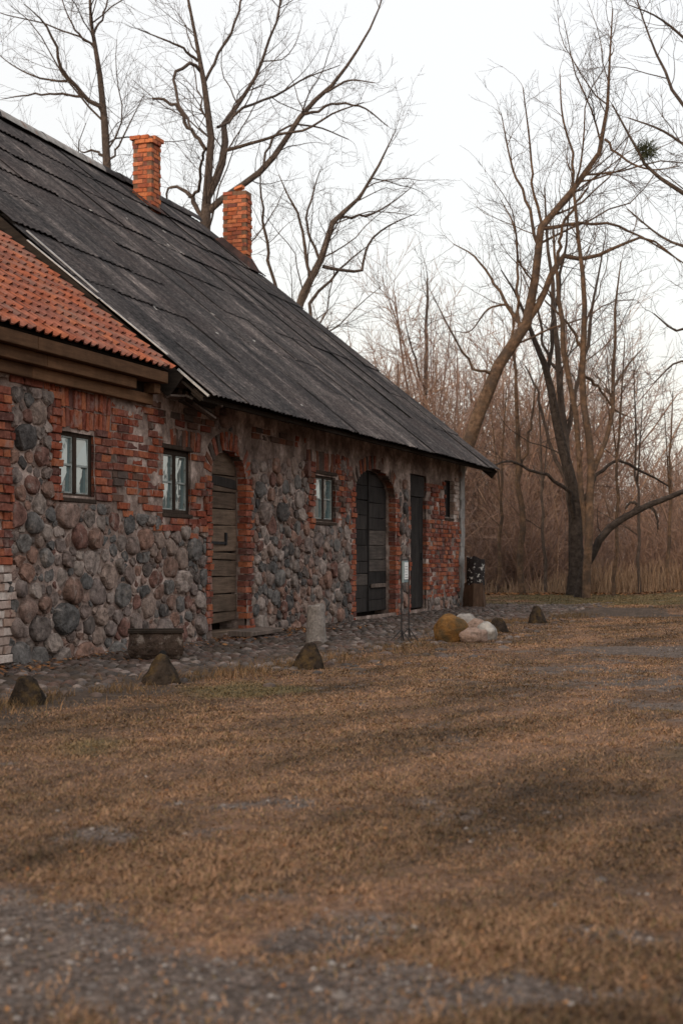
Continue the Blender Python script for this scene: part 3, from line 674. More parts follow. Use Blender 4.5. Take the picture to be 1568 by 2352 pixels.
# ---- windows
def window(k, lintel=True):
    a, b, z0, z1, _ = OPEN[k]; n0 = .03; f = .055; m = MB()
    w = b - a
    m.box(a, a + f, n0, n0 + .09, z0, z1, .006); m.box(b - f, b, n0, n0 + .09, z0, z1, .006); m.box(a + f, b - f, n0 + .002, n0 + .09, z1 - f * 1.15, z1, .006); m.box(a + f, b - f, n0 + .002, n0 + .09, z0, z0 + f * .9, .006)
    c = (a + b) / 2; m.box(c - .032, c + .032, n0 - .008, n0 + .09, z0 + f * .9 + .001, z1 - f * 1.15 - .001, .006)
    wo_ = m.build('window', M['frame'], B)
    MB().box(a - .015, b + .015, -.03, .06, z0 - .05, z0 - .002, .008).build('sill', M['frame'], wo_)
    if lintel: MB().box(a - .03, b + .04, -.03, .06, z1 + .002, z1 + .06, .008).build('lintel', M['frame'], wo_)
    zb, zt_ = z0 + f * .9, z1 - f * 1.15; zm = (zb + zt_) / 2
    for p0, p1 in ((a + f, c - .032), (c + .032, b - f)):
        t = .016
        cb = MB().box(p0, p0 + t, n0 + .012, n0 + .05, zb, zt_).box(p1 - t, p1, n0 + .012, n0 + .05, zb, zt_).box(p0 + t, p1 - t, n0 + .013, n0 + .05, zb, zb + t).box(p0 + t, p1 - t, n0 + .013, n0 + .05, zt_ - t, zt_).box(p0 + t, p1 - t, n0 + .013, n0 + .05, zm - .011, zm + .011)
        cb.build('casement', M['bar'], wo_)
        for q0, q1 in ((zb + t, zm - .011), (zm + .011, zt_ - t)):
            tilt = random.gauss(0, .008)
            MB().add([(p0 + t, n0 + .03 + tilt, q0), (p1 - t, n0 + .03 - tilt, q0), (p1 - t, n0 + .03 - tilt * .5, q1), (p0 + t, n0 + .03 + tilt * .5, q1)] + [(p0 + t, n0 + .045, q0), (p1 - t, n0 + .045, q0), (p1 - t, n0 + .045, q1), (p0 + t, n0 + .045, q1)], [(0, 1, 2, 3), (7, 6, 5, 4)]).build('pane', M['glass'], wo_)
    return wo_
for k in ('winA', 'winB', 'winC'): window(k, k != 'winA')
a, b, z0, z1, _ = OPEN['slit']
sw = MB().box(a, a + .04, .06, .12, z0, z1).box(b - .04, b, .06, .12, z0, z1).box(a + .04, b - .04, .06, .12, z0, z0 + .04).box(a + .04, b - .04, .06, .12, z1 - .05, z1).build('window', M['door_black'], B)
MB().box(a + .04, b - .04, .10, .11, z0 + .04, z1 - .05).build('shutter', M['door_black'], sw)
MB().box(a - .02, b + .02, -.03, .1, z0 - .05, z0 - .002).build('sill', M['frame'], sw)

# ---- doors of horizontal planks under their arches
def plank_poly(o, x0, x1, za_, zb_, n=6):
    """outline of a plank between two heights, cut to the arch"""
    a, b, z0, z1, sp = o; c = (a + b) / 2; w = (b - a) / 2; h = (z1 - sp) if sp else 1
    def half(z): return w - .01 if (sp is None or z <= sp) else (w - .01) * math.sqrt(max(0, 1 - ((z - sp) / h) ** 2))
    R_, L_ = [], []
    for z in np.linspace(za_, zb_, n):
        hw = half(z); R_.append((min(x1, c + hw), z)); L_.append((max(x0, c - hw), z))
    return R_ + L_[::-1]
def plank(o, x0, x1, za_, zb_, n0, th, mat, parent, name='plank', tilt=0):
    p = plank_poly(o, x0, x1, za_, zb_)
    p = [(x, z + tilt * (x - (x0 + x1) / 2)) for x, z in p]
    if max(x for x, _ in p) - min(x for x, _ in p) < .04: return None
    n = len(p); c = .006; cx_ = sum(x for x, _ in p) / n; cz_ = sum(z for _, z in p) / n
    v_ = [(x + (c if x < cx_ else -c), n0, z + (c if z < cz_ else -c)) for x, z in p] + [(x, n0 + c, z) for x, z in p] + [(x, n0 + th, z) for x, z in p]
    f_ = [tuple(range(n))] + [(i + n, (i + 1) % n + n, (i + 1) % n, i) for i in range(n)] + [(i + 2 * n, (i + 1) % n + 2 * n, (i + 1) % n + n, i + n) for i in range(n)]
    return MB().add(v_, f_).build(name, mat, parent)
o1 = OPEN['door1']; xm = 520
zs = [Wl(xm, y)[1] for y in (1432, 1407, 1365, 1325, 1286, 1268, 1206, 1168, 1129, 1090)] + [o1[3] - .005]
d1 = MB().box(o1[0] + .05, o1[1] - .05, .175, .19, .2, o1[4]).build('door', M['door_black'], B); d1['label'] = 'brown plank door with iron latch under a brick arch'
for i in range(len(zs) - 1):
    plank(o1, o1[0], o1[1], zs[i] + .007, zs[i + 1] - .007, .12 + random.uniform(-.006, .01), .04, M['door_brown'], d1, tilt=random.gauss(0, .012) + (.045 if i == 0 else 0))
plank(o1, o1[0] + .22, o1[1] - .06, zs[8] + .07, zs[8] + .2, .10, .018, M['door_black'], d1, 'patch_board', -.05)
zl = Wl(xm, 1247)[1]
MB().box(o1[0] + .02, o1[0] + .75, .098, .112, zl - .02, zl + .02).box(o1[0] + .70, o1[0] + .75, .09, .115, zl - .03, zl + .14).box(o1[0] + .0, o1[0] + .09, .07, .115, zl - .11, zl + .06, .01).build('latch', M['iron'], d1)
MB().box(o1[0] - .02, o1[1] + .02, -.01, .3, -.05, .085, .01).build('threshold', M['door_brown'], d1)
o2 = OPEN['door2']; c2_ = (o2[0] + o2[1]) / 2
d2 = MB().box(o2[0] + .05, o2[1] - .05, .20, .215, .12, o2[4]).build('door', M['door_black'], B); d2['label'] = 'blackened double door with pale lower boards under a round arch'
for leaf, (xa, xb) in enumerate(((o2[0], c2_ - .012), (c2_ + .012, o2[1]))):
    z = .10; i = 0
    while z < o2[3] - .03:
        h = random.uniform(.2, .3); z2 = min(z + h, o2[3] - .004)
        plank(o2, xa, xb, z + .004, z2 - .004, .14 + random.uniform(-.004, .006) + leaf * .012, .035, M['door_dark'] if (leaf == 1 and 3 <= i <= 5) or (leaf == 0 and i == 2) else M['door_black'], d2, tilt=random.gauss(0, .006))
        z = z2; i += 1
MB().box(c2_ - .02, c2_ + .035, .118, .14, .1, o2[3] - .05, .006).build('cover_strip', M['door_black'], d2)
MB().box(c2_ + .16, o2[1] - .08, .118, .138, .52, .59, .006).build('repair_board', M['oldwood'], d2)
o3 = OPEN['door3']
d3 = MB().box(o3[0], o3[1], .10, .12, o3[2] + .06, o3[3]).build('door', M['door_black'], B); d3['label'] = 'narrow black door of upright boards near the far corner'
n3 = 4
for i in range(n3):
    xa = o3[0] + i * (o3[1] - o3[0]) / n3; MB().box(xa + .003, xa + (o3[1] - o3[0]) / n3 - .003, .045 + random.uniform(0, .01), .1, o3[2] + .05, o3[3] - .42, .005).build('plank', M['door_black'], d3)
MB().box(o3[0] + .005, o3[1] - .005, .02, .1, o3[3] - .41, o3[3] - .005, .006).build('top_panel', M['door_black'], d3)
MB().box(o3[1] - .16, o3[1] - .09, .02, .05, 1.02, 1.16, .005).build('latch', M['iron'], d3)

# ================================================================== COBBLED STRIP
pave = MB()
ps = np.linspace(-4, 19.5, 60); v_ = []
cob_n = lambda s: -COBW - .25 * math.sin(s * .5) - .03 * s
cobbles = []; s_ = -4.0; row = 0
while s_ < 19:
    wdt = random.uniform(.10, .16); n_ = -.08
    while n_ > cob_n(s_) + random.uniform(-.35, .25):
        l = random.uniform(.09, .15)
        edge = sstep(cob_n(s_) + .7, cob_n(s_), n_)
        if random.random() > edge * .55: cobbles.append((s_ + random.gauss(0, .014) + wdt / 2, n_ - l / 2, wdt * .94, l * .94))
        n_ -= l
    s_ += wdt; row += 1
for _ in range(110):                               # strays in the turf beyond the edge
    s_ = random.uniform(-1, 16); n_ = cob_n(s_) - abs(random.gauss(0, .8)); w_ = random.uniform(.1, .17); cobbles.append((s_, n_, w_, w_ * random.uniform(.7, 1)))
def rock_mesh(name, mat, seed, nu=8, nv=4, rough=.18, flat=False):
    r4 = random.Random(seed); v_ = []; f_ = []
    for j in range(nv + 1):
        t = math.pi / 2 * (j / nv) if flat else math.pi * (j / nv) - math.pi / 2
        for i in range(nu):
            p = 2 * math.pi * i / nu; k = 1 + r4.uniform(-rough, rough); ct = max(math.cos(t), .04) ** .6 if flat else max(math.cos(t), .03) ** .85
            v_.append((ct * math.cos(p) * k * .5, ct * math.sin(p) * k * .5, math.sin(t) * .5 * (1 + r4.uniform(-rough, rough) * .6)))
    for j in range(nv):
        for i in range(nu): f_.append((j * nu + i, j * nu + (i + 1) % nu, (j + 1) * nu + (i + 1) % nu, (j + 1) * nu + i))
    f_.append(tuple(nv * nu + i for i in range(nu)))
    if not flat: f_.append(tuple(range(nu - 1, -1, -1)))
    return mesh(name, v_, f_, mat, True)
cm = [rock_mesh('cobble', M['cobble'], i, 8, 2, .14, True) for i in range(8)]
pv = []
for s2 in ps: pv += [Bw(s2, .05, -.03), Bw(s2, cob_n(s2) - .1, -.06)]
pme = mesh('cobbled_pavement', pv, [(2 * i, 2 * i + 1, 2 * i + 3, 2 * i + 2) for i in range(len(ps) - 1)], M['cobble']); pavement = tag(obj('cobbled_pavement', pme), kind='structure')
def cvis(c):
    X, Y, _ = Bw(c[0], c[1]); x = HX + X / Y * FPX
    return -(c[2] * c[3] / Y ** 2 if 0 < x < 1568 else 0)
cobbles.sort(key=cvis); rest_v = []; rest_f = []; base = 0
cnp = [(np.array([v.co for v in m.vertices]), [tuple(p.vertices) for p in m.polygons]) for m in cm]
cm_rest = MB()
for i, c in enumerate(cobbles):
    X, Y, _ = Bw(c[0], c[1]); z = float(ground_z(np.float64(X), np.float64(Y))) - .02 + random.uniform(-.012, .012); rot = ANG + random.gauss(0, .2); k = random.randint(0, 7)
    sc_ = (c[2] * 1.06, c[3] * 1.06, .085)
    if i < 300: obj('cobble', cm[k], pavement, (X, Y, z), (random.gauss(0, .06), random.gauss(0, .06), rot), sc_)
    else:
        A = cnp[k][0] * np.array(sc_); ca, sa2 = math.cos(rot), math.sin(rot)
        cm_rest.add(np.stack([A[:, 0] * ca - A[:, 1] * sa2 + X, A[:, 0] * sa2 + A[:, 1] * ca + Y, A[:, 2] + z], 1), cnp[k][1])
tag(cm_rest.build('distant_cobbles', M['cobble'], pavement, True), kind='stuff')

# ================================================================== THINGS IN THE YARD
def lump(name, mat, loc, size, seed, prof=None, rough=.1, sub=3, rz=0, dark=None):
    """a boulder: an icosphere pushed about by noise; prof(z) narrows it with height"""
    bm = bmesh.new(); bmesh.ops.create_icosphere(bm, subdivisions=sub, radius=1); off = Vector((seed * 3.1, seed * 1.7, seed * .9))
    from mathutils import noise as mn
    for v in bm.verts:
        p = v.co.copy(); d = mn.fractal(p * .9 + off, 1, 2, 5) * rough
        k = 1 + d; q_ = p * k
        if prof: w = prof((p.z + 1) / 2); q_.x *= w; q_.y *= w
        v.co = Vector((q_.x * size[0] / 2, q_.y * size[1] / 2, (q_.z + .85) * size[2] / 1.85))
    me = bpy.data.meshes.new(name); bm.to_mesh(me); bm.free(); me.materials.append(mat); me.polygons.foreach_set('use_smooth', [True] * len(me.polygons))
    return obj(name, me, None, loc, (0, 0, rz))
def gz(p): return (p[0], p[1], float(ground_z(np.float64(p[0]), np.float64(p[1]))))
for i, (x, y, wpx, hpx, lab) in enumerate([(64, 1613, 96, 64, 'dark mossy pyramid-shaped guard stone with pale lichen spots at the left picture edge'), (370, 1567, 92, 68, 'dark pointed guard stone standing before the old wooden trough'),
                                          (706, 1531, 82, 60, 'brownish pointed guard stone standing before the round granite post'), (1142, 1448, 52, 32, 'low brown guard stone right behind the pale boulders'),
                                          (1231, 1432, 44, 40, 'small dark guard stone alone in front of the muddy strip')]):
    g = G(x, y); sc_ = g[1] / FPX
    r8 = random.Random(40 + i); nn2 = 12; v_ = []; ph = [r8.uniform(.86, 1.14) for _ in range(nn2)]; lx, ly = r8.uniform(-.15, .15), r8.uniform(-.1, .1)
    lev = ((0, 1.02), (.12, 1.0), (.3, .86), (.5, .68), (.7, .50), (.86, .36), (.95, .25), (1.0, .10))
    for t, w_ in lev:
        for j in range(nn2):
            a = 2 * math.pi * j / nn2; k_ = (w_ ** [.75, 1.0, .85, .7, .8][i]) * ph[j] * (1 + r8.uniform(-.08, .08)) * wpx * sc_ / 2
            v_.append((k_ * math.cos(a) + lx * t * wpx * sc_ / 2, k_ * math.sin(a) + ly * t * wpx * sc_ / 2, t * (hpx * sc_ + .03) + r8.uniform(-.006, .006)))
    f_ = [(q_ * nn2 + j, q_ * nn2 + (j + 1) % nn2, (q_ + 1) * nn2 + (j + 1) % nn2, (q_ + 1) * nn2 + j) for q_ in range(len(lev) - 1) for j in range(nn2)] + [tuple((len(lev) - 1) * nn2 + j for j in range(nn2))]
    o = obj('guard_stone', mesh('guard_stone', v_, f_, M['moss_stone'], True), None, Vector(gz(g)) + Vector((0, 0, -.03)), (0, 0, i * 1.3))
    tag(o, lab, 'stone', 'guard stones along the cobbled strip')
for (x, y, w_, d_, h_, seed, mt, nm, lab, rz) in [(1036, 1469, 78, 74, 62, 21, 'ochre', 'boulder', 'large ochre brown rounded boulder, biggest of the group by the notice stand', .3),
        (1084, 1470, 66, 46, 36, 22, 'pink', 'boulder', 'pale pinkish boulder lying in front beside the ochre boulder', .2), (1096, 1461, 52, 36, 44, 23, 'pink', 'boulder', 'small pale stone leaning on top behind the pink boulder', -.4),
        (1117, 1464, 46, 46, 40, 24, 'greystone', 'boulder', 'grey speckled boulder at the right end of the boulder group', .9), (1068, 1449, 60, 46, 42, 25, 'greystone', 'boulder', 'grey flat boulder behind the large ochre boulder', .1)]:
    g = G(x, y); k = g[1] / FPX
    tag(lump(nm, M[mt], Vector(gz(g)) + Vector((0, 0, -.03)), (w_ * k, d_ * k, h_ * k + .03), seed, None, .26 if mt != 'ochre' else .22, 4, rz), lab, 'boulder', 'boulders beside the notice stand')
# round granite post
g = gz(G(726, 1474)); k = g[1] / FPX; n = 20; prof = [(0, 1.16), (.02, 1.16), (.3, 1.06), (.8, .93), (.96, .90), (1.0, .84), (1.0, .0)]
v_ = []; r6 = random.Random(4)
for t, w_ in prof:
    for i in range(n):
        a = 2 * math.pi * i / n; w2 = w_ * (1 + r6.uniform(-.025, .025)); v_.append((w2 * .118 * math.cos(a), w2 * .118 * math.sin(a), t * .50 - .02 + r6.uniform(-.004, .004) + .012 * math.cos(a) * t))
f_ = [(j * n + i, j * n + (i + 1) % n, (j + 1) * n + (i + 1) % n, (j + 1) * n + i) for j in range(len(prof) - 1) for i in range(n)]
tag(obj('granite_post', mesh('granite_post', v_, f_, M['granite'], False), None, g), 'short round tapered granite post on the cobbles before the stone wall', 'post')
# old wooden trough: a hollowed half log with a board on top
tp = G(358, 1512); tr = empty('wooden_trough', gz(tp), R(8))
hw, hd, hh = .27, .20, .30
m = MB(); n = 13; v_ = []
for e, xx in enumerate((-1, -.6, 0, .6, 1)):
    for i in range(n):
        t = math.pi * i / (n - 1); bulge = 1 - .06 * xx * xx
        dn = math.sin(t); v_.append((xx * hw * (1 + .10 * math.sin(math.pi * dn ** 1.5) - .22 * dn ** 4), -hd * (math.cos(t) * (1 + .25 * dn)) * bulge, hh - dn ** .9 * (hh + .02)))
for e in range(4):
    for i in range(n - 1): m.f.append((e * n + i, (e + 1) * n + i, (e + 1) * n + i + 1, e * n + i + 1))
for e, rev in ((0, True), (4, False)): q_ = tuple(e * n + i for i in range(n)); m.f.append(q_[::-1] if rev else q_)
m.v = v_; m.build('body', M['trough'], tr)
MB().box(-hw - .02, hw + .02, -hd - .02, -hd + .05, hh - .012, hh + .022, .004).build('rim_board', M['dark_wood'], tr); MB().box(-hw - .02, hw + .02, hd - .05, hd + .02, hh - .012, hh + .02).build('rim_board', M['dark_wood'], tr)
MB().bar((.07, -hd * 1.02, .075), (.07, -hd * .5, .075), .038, 10).build('drain_hole', M['iron'], tr)
tag(tr, 'old dark wooden half-log trough standing against the stone wall', 'trough')
# worn plank in front of the first door
sp = (o1[0] + o1[1]) / 2 + .05; X, Y, _ = Bw(sp + .1, -.34)
stp = MB().box(-.62, .62, -.17, .17, 0, .065, .012).build('step_plank', M['oldwood'], None, loc=(X, Y, .035), rot=(.02, .0, ANG + .05)); tag(stp, 'grey weathered step plank on the cobbles before the brown door', 'plank')
# notice stand on two thin legs
ns_g = gz(G(930, 1472)); st = empty('notice_stand', ns_g, 0)
k = ns_g[1] / FPX; dx = .055; x1_, x2_ = -dx, dx; y1_, y2_ = -.20, .20
for xx, yy, hgt in ((x1_, y1_, 1.12), (x2_, y2_, 1.08)):
    MB().bar((xx, yy, 0), (xx, yy, hgt), .0085, 8).build('leg', M['iron'], st)
    for dx_, dy_ in ((-.17, -.06), (.12, -.10), (.04, .16)): MB().bar((xx, yy, .17), (xx + dx_, yy + dy_, .0), .007, 6).build('foot', M['iron'], st)
an = math.atan2(y2_ - y1_, x2_ - x1_); ca, sa2 = math.cos(an), math.sin(an)
pn = MB().box(-.125, .125, -.012, .012, .76, 1.035, .004).build('panel', M['panelblue'], st, rot=(0, 0, an)); 
MB().box(-.105, .105, -.017, -.0125, .80, 1.015).build('paper', M['paper'], pn)
for i in range(5): MB().box(-.085, .085 - (i % 3) * .03, -.0185, -.0175, .82 + i * .035, .827 + i * .035).build('text_line', M['print'], pn)
MB().box(-.16, .16, -.008, .008, 1.04, 1.055).build('cross_bar', M['iron'], st, rot=(0, 0, an))
tag(st, 'thin black iron notice stand with a white sheet before the narrow door', 'notice stand')
# stump beyond the far corner
sg_ = G(1090, 1394); stump = empty('tree_stump', gz(sg_), 0); k = sg_[1] / FPX
def stump_part(name, z0, z1, r0, r1, mat, seed):
    r7 = random.Random(seed); n = 14; lv = 6; v_ = []
    ph = [r7.uniform(.84, 1.14) for _ in range(n)]
    for j in range(lv):
        t = j / (lv - 1)
        for i in range(n):
            a = 2 * math.pi * i / n; r_ = (r0 + (r1 - r0) * t) * ph[i] * (1 + r7.uniform(-.04, .04)); v_.append((r_ * math.cos(a), r_ * math.sin(a), z0 + (z1 - z0) * t + (r7.uniform(-.05, .04) if j == lv - 1 else 0)))
    v_.append((0, 0, z1 - .06)); f_ = [(j * n + i, j * n + (i + 1) % n, (j + 1) * n + (i + 1) % n, (j + 1) * n + i) for j in range(lv - 1) for i in range(n)] + [((lv - 1) * n + i, (lv - 1) * n + (i + 1) % n, lv * n) for i in range(n)]
    return obj(name, mesh(name, v_, f_, mat, False), stump)
stump_part('base', -.05, .52, .26, .215, M['stump'], 1); stump_part('top', .47, 1.06, .19, .18, M['birch'], 2)
tag(stump, 'tall rotten stump with peeling black and white bark beyond the far corner', 'stump')

# ================================================================== TREES
def resample(p, r, K):
    p = np.array(p, float); r = np.array(r, float); n = len(p)
    ext = np.vstack([2 * p[0] - p[1], p, 2 * p[-1] - p[-2]]); u = np.linspace(0, n - 1 - 1e-6, K * 4); i = u.astype(int); f = (u - i)[:, None]
    a, b, c, d = ext[i], ext[i + 1], ext[i + 2], ext[i + 3]
    q_ = .5 * (2 * b + (c - a) * f + (2 * a - 5 * b + 4 * c - d) * f ** 2 + (3 * b - a - 3 * c + d) * f ** 3); rr_ = np.interp(u, np.arange(n), r)
    L = np.r_[0, np.cumsum(np.linalg.norm(np.diff(q_, axis=0), axis=1))]; t = np.linspace(0, L[-1], K)
    return np.stack([np.interp(t, L, q_[:, k]) for k in range(3)], 1), np.interp(t, L, rr_)
def tubes(Pt, Rd, sides):
    Bn, K, _ = Pt.shape; T = np.gradient(Pt, axis=1); T /= np.linalg.norm(T, axis=2, keepdims=True) + 1e-9
    U = np.zeros_like(T); ref = np.where(np.abs(T[:, 0, 1:2]) > .8, np.array([1., 0, 0]), np.array([0, 1., 0])); u = np.cross(T[:, 0], ref)
    for k in range(K):
        u = u - (u * T[:, k]).sum(1, keepdims=True) * T[:, k]; u = u / (np.linalg.norm(u, axis=1, keepdims=True) + 1e-9); U[:, k] = u
    Wv = np.cross(T, U)
    a = 2 * np.pi * np.arange(sides) / sides
    V = Pt[:, :, None, :] + Rd[:, :, None, None] * (U[:, :, None, :] * np.cos(a)[None, None, :, None] + Wv[:, :, None, :] * np.sin(a)[None, None, :, None])
    b = (np.arange(Bn) * K * sides)[:, None, None]; k = (np.arange(K - 1) * sides)[None, :, None]; i = np.arange(sides)[None, None, :]; i2 = (i + 1) % sides
    F = np.stack([b + k + i, b + k + i2, b + k + sides + i2, b + k + sides + i], -1)
    return V.reshape(-1, 3), F.reshape(-1, 4)
class Acc:
    def __init__(s): s.v = []; s.f = []; s.n = 0
    def add(s, V, F): s.v.append(V); s.f.append(F + s.n); s.n += len(V)
    def build(s, name, mat, parent=None, smooth=True):
        return obj(name, npmesh(name, np.concatenate(s.v), np.concatenate(s.f), mat, smooth), parent)
def spawn(Pt, Rd, rng, dens, t0, lr, ang, K, up, wob, rk=.62, lmin=.25, lmax=9, rmin=.004, tip=.3, ends=True, slim=.016):
    Bn, K0, _ = Pt.shape; seg = np.linalg.norm(np.diff(Pt, axis=1), axis=2); L = seg.sum(1)
    n = rng.poisson(np.maximum(dens * L * (1 - t0), .0)); n = np.minimum(n, 40)
    if ends: n = n + 1
    pi = np.repeat(np.arange(Bn), n); m = len(pi)
    if m == 0: return np.zeros((0, K, 3)), np.zeros((0, K))
    t = t0 + (1 - t0) * rng.random(m)
    if ends: first = np.r_[0, np.cumsum(n)[:-1]]; t[first] = .995
    x = t * (K0 - 1); i = np.minimum(x.astype(int), K0 - 2); f = (x - i)[:, None]
    p = Pt[pi, i] * (1 - f) + Pt[pi, i + 1] * f; T = Pt[pi, i + 1] - Pt[pi, i]; T /= np.linalg.norm(T, axis=1, keepdims=True) + 1e-9
    pr = Rd[pi, i] * (1 - f[:, 0]) + Rd[pi, i + 1] * f[:, 0]
    V = rng.normal(size=(m, 3)); V -= (V * T).sum(1, keepdims=True) * T; V /= np.linalg.norm(V, axis=1, keepdims=True) + 1e-9
    an = np.radians(rng.normal(ang, 13, m)); an = np.where(t > .99, an * .3, an)
    D = np.cos(an)[:, None] * T + np.sin(an)[:, None] * V; D[:, 2] += up; D /= np.linalg.norm(D, axis=1, keepdims=True)
    Lc = np.clip(L[pi] * lr * (1.05 - .55 * t) * rng.uniform(.55, 1.35, m), lmin, lmax)
    r0 = np.clip(np.minimum(pr * rk, Lc * slim), rmin, None); pts = [p]; step = (Lc / (K - 1))[:, None]
    for k in range(K - 1):
        pts.append(pts[-1] + D * step); D = D + rng.normal(size=(m, 3)) * wob; D[:, 2] += up * .5; D /= np.linalg.norm(D, axis=1, keepdims=True)
    Rc = r0[:, None] * np.linspace(1, tip, K)[None, :]
    return np.stack(pts, 1), np.maximum(Rc, rmin * .6)
THIN = {101: .74, 102: .72, 103: .82, 104: .72, 105: .74, 106: .9, 109: .7}
def tree(name, label, limbs, Y, seed, bark, twig='twig', dens=(1.1, 2.0, 3.0), group=None, tr0=.35, fine=True, cat='tree', up=.10):
    rng = np.random.default_rng(seed); K = 14; root = limbs[0][0]
    base = P(root[0], root[1], Y); base[2] = 0
    e = empty(name, tuple(base)); thin = THIN.get(seed, 1.0); tr_ = Acc(); cr = Acc(); PP = []; RR = []; T0 = []
    for li, L in enumerate(limbs):
        pts = []; rad = []
        dd = rng.normal(0, .5)
        for k, c in enumerate(L):
            dy = c[3] if len(c) > 3 else (0 if li == 0 else dd * 3.2 * k / max(1, len(L) - 1) * min(1.0, len(L) / 4))
            pts.append(P(c[0], c[1], Y + dy)); rad.append(c[2] / FPX * Y * thin)
        p, r_ = resample(pts, rad, K); p[1:] += rng.normal(0, .03, (K - 1, 3)) * (r_[1:, None] > .03)
        PP.append(p); RR.append(r_)
    Pt = np.stack(PP); Rd = np.stack(RR); tr_.add(*tubes(Pt - base, Rd, 9))
    P0 = Pt.copy(); R0 = Rd.copy()
    # the trunk carries no twigs in its lowest part
    P0[0], R0[0] = resample(Pt[0][int(K * tr0):], Rd[0][int(K * tr0):], K)
    P1, R1 = spawn(P0, R0, rng, dens[0], .12, .34, 48, 8, up, .17, .5, .8, 4.5, .007, slim=.0085)
    if len(P1): tr_.add(*tubes(P1 - base, R1, 5))
    P2, R2 = spawn(P1, R1, rng, dens[1], .12, .46, 45, 5, up * .7, .16, .55, .45, 2.2, .0055, slim=.007)
    P2b, R2b = spawn(P0, R0, rng, dens[1] * .7, .25, .1, 55, 5, up, .16, .5, .5, 1.8, .0055, ends=False, slim=.007)
    P2 = np.concatenate([P2, P2b]); R2 = np.concatenate([R2, R2b]); cr.add(*tubes(P2 - base, R2, 3))
    if fine:
        P3, R3 = spawn(P2, R2, rng, dens[2], .15, .5, 42, 2, up * .5, .13, .7, .22, .85, .0042); cr.add(*tubes(P3 - base, R3, 3))
    tr_.build('trunk', M[bark], e); cr.build('crown', M[twig], e, False)
    return tag(e, label, cat, group)
GT = 'bare trees behind the building'
tree('bare_tree', 'bare tree rising behind the roof left of the capped chimney', [
    [(255, 1357, 20), (252, 800, 18), (247, 400, 13), (242, 320, 12), (236, 240, 11), (228, 180, 9), (218, 110, 7), (212, 40, 5), (205, -60, 3), (200, -190, 1)],
    [(240, 262, 8), (205, 228, 7), (165, 190, 6), (140, 150, 5), (125, 95, 4), (100, 50, 3), (55, 8, 1)],
    [(205, 228, 5), (165, 218, 4), (110, 218, 3.4), (50, 220, 2.5), (5, 228, 1)], [(160, 185, 4), (90, 178, 3), (30, 150, 2), (-20, 110, 1)],
    [(218, 110, 4), (180, 75, 3.2), (150, 20, 2), (130, -60, 1)], [(215, 80, 4), (240, 30, 3), (255, -40, 2)],
    [(244, 360, 5), (215, 345, 3.5), (190, 350, 2.4), (170, 330, 1)], [(246, 380, 4), (275, 330, 3), (300, 280, 2), (330, 220, 1)]], 45, 101, 'bark', dens=(1.7, 2.5, 5.8), group=GT)
tree('bare_tree', 'large bare many-limbed tree rising behind the roof between the two chimneys', [
    [(455, 1363, 24), (460, 900, 22), (467, 530, 19), (472, 480, 16), (480, 430, 13), (484, 330, 12), (480, 240, 10), (470, 195, 9), (455, 130, 7), (440, 60, 5), (425, -30, 4), (415, -150, 2)],
    [(470, 492, 12), (510, 458, 11), (560, 425, 10), (610, 385, 10), (650, 330, 9), (700, 262, 8), (745, 210, 7), (790, 160, 5), (830, 95, 4), (862, 40, 3), (885, -30, 2)],
    [(476, 455, 13), (500, 400, 13), (518, 335, 12), (512, 300, 10), (530, 265, 8), (560, 225, 7), (600, 150, 5), (625, 80, 4), (645, 0, 3), (660, -80, 2)],
    [(520, 345, 6), (600, 322, 5), (680, 300, 4), (770, 258, 3), (835, 235, 1.5)], [(474, 345, 6.5), (440, 300, 6), (415, 252, 6), (385, 232, 5), (352, 226, 4)],
    [(462, 165, 6), (440, 145, 5.5), (405, 168, 5), (406, 220, 4.5), (425, 262, 4), (440, 300, 3)], [(466, 505, 7), (450, 470, 8), (432, 445, 6.5), (405, 430, 5), (388, 431, 4), (384, 458, 3)],
    [(435, 452, 5), (458, 428, 5), (462, 370, 4), (470, 340, 4)], [(455, 140, 5), (420, 108, 4), (380, 92, 3), (320, 68, 1.5)],
    [(500, 292, 5), (560, 248, 4.5), (640, 215, 4), (700, 180, 3), (780, 150, 1.5)], [(470, 190, 5), (500, 130, 4.5), (540, 60, 4), (560, -30, 3)], [(700, 262, 5), (760, 240, 4), (830, 245, 3), (890, 290, 1.5)],
    [(600, 395, 4), (640, 300, 3.5), (720, 290, 3), (800, 320, 1.5)], [(745, 212, 4), (800, 185, 3), (860, 190, 1.5)]], 42, 102, 'bark', dens=(1.5, 2.4, 5.8), group=GT)
tree('bare_tree', 'smaller bare tree behind the roof right of the crumbling chimney', [
    [(640, 1363, 14), (660, 850, 13), (688, 695, 11), (715, 645, 11), (735, 600, 10), (755, 530, 9), (778, 498, 7), (820, 460, 5), (860, 400, 4), (895, 330, 2.5), (908, 300, 1)],
    [(742, 612, 5.5), (790, 622, 4.5), (832, 620, 4), (845, 560, 3.4), (890, 520, 2.6), (955, 490, 1)], [(715, 652, 5), (702, 570, 4.5), (690, 500, 3.5), (662, 450, 2.6), (640, 400, 1)],
    [(775, 502, 4), (850, 492, 3), (900, 465, 2), (945, 430, 1)], [(714, 730, 5), (716, 685, 5), (755, 650, 4), (800, 600, 2.6), (850, 560, 1)],
    [(645, 700, 5), (618, 600, 4.5), (606, 500, 3.5), (598, 430, 2.4), (600, 380, 1)], [(735, 600, 4.5), (705, 520, 3.5), (720, 440, 2.5), (735, 390, 1)]], 42, 103, 'bark', dens=(1.6, 2.5, 5.8), group=GT)
GR = 'bare trees at the edge of the wood'
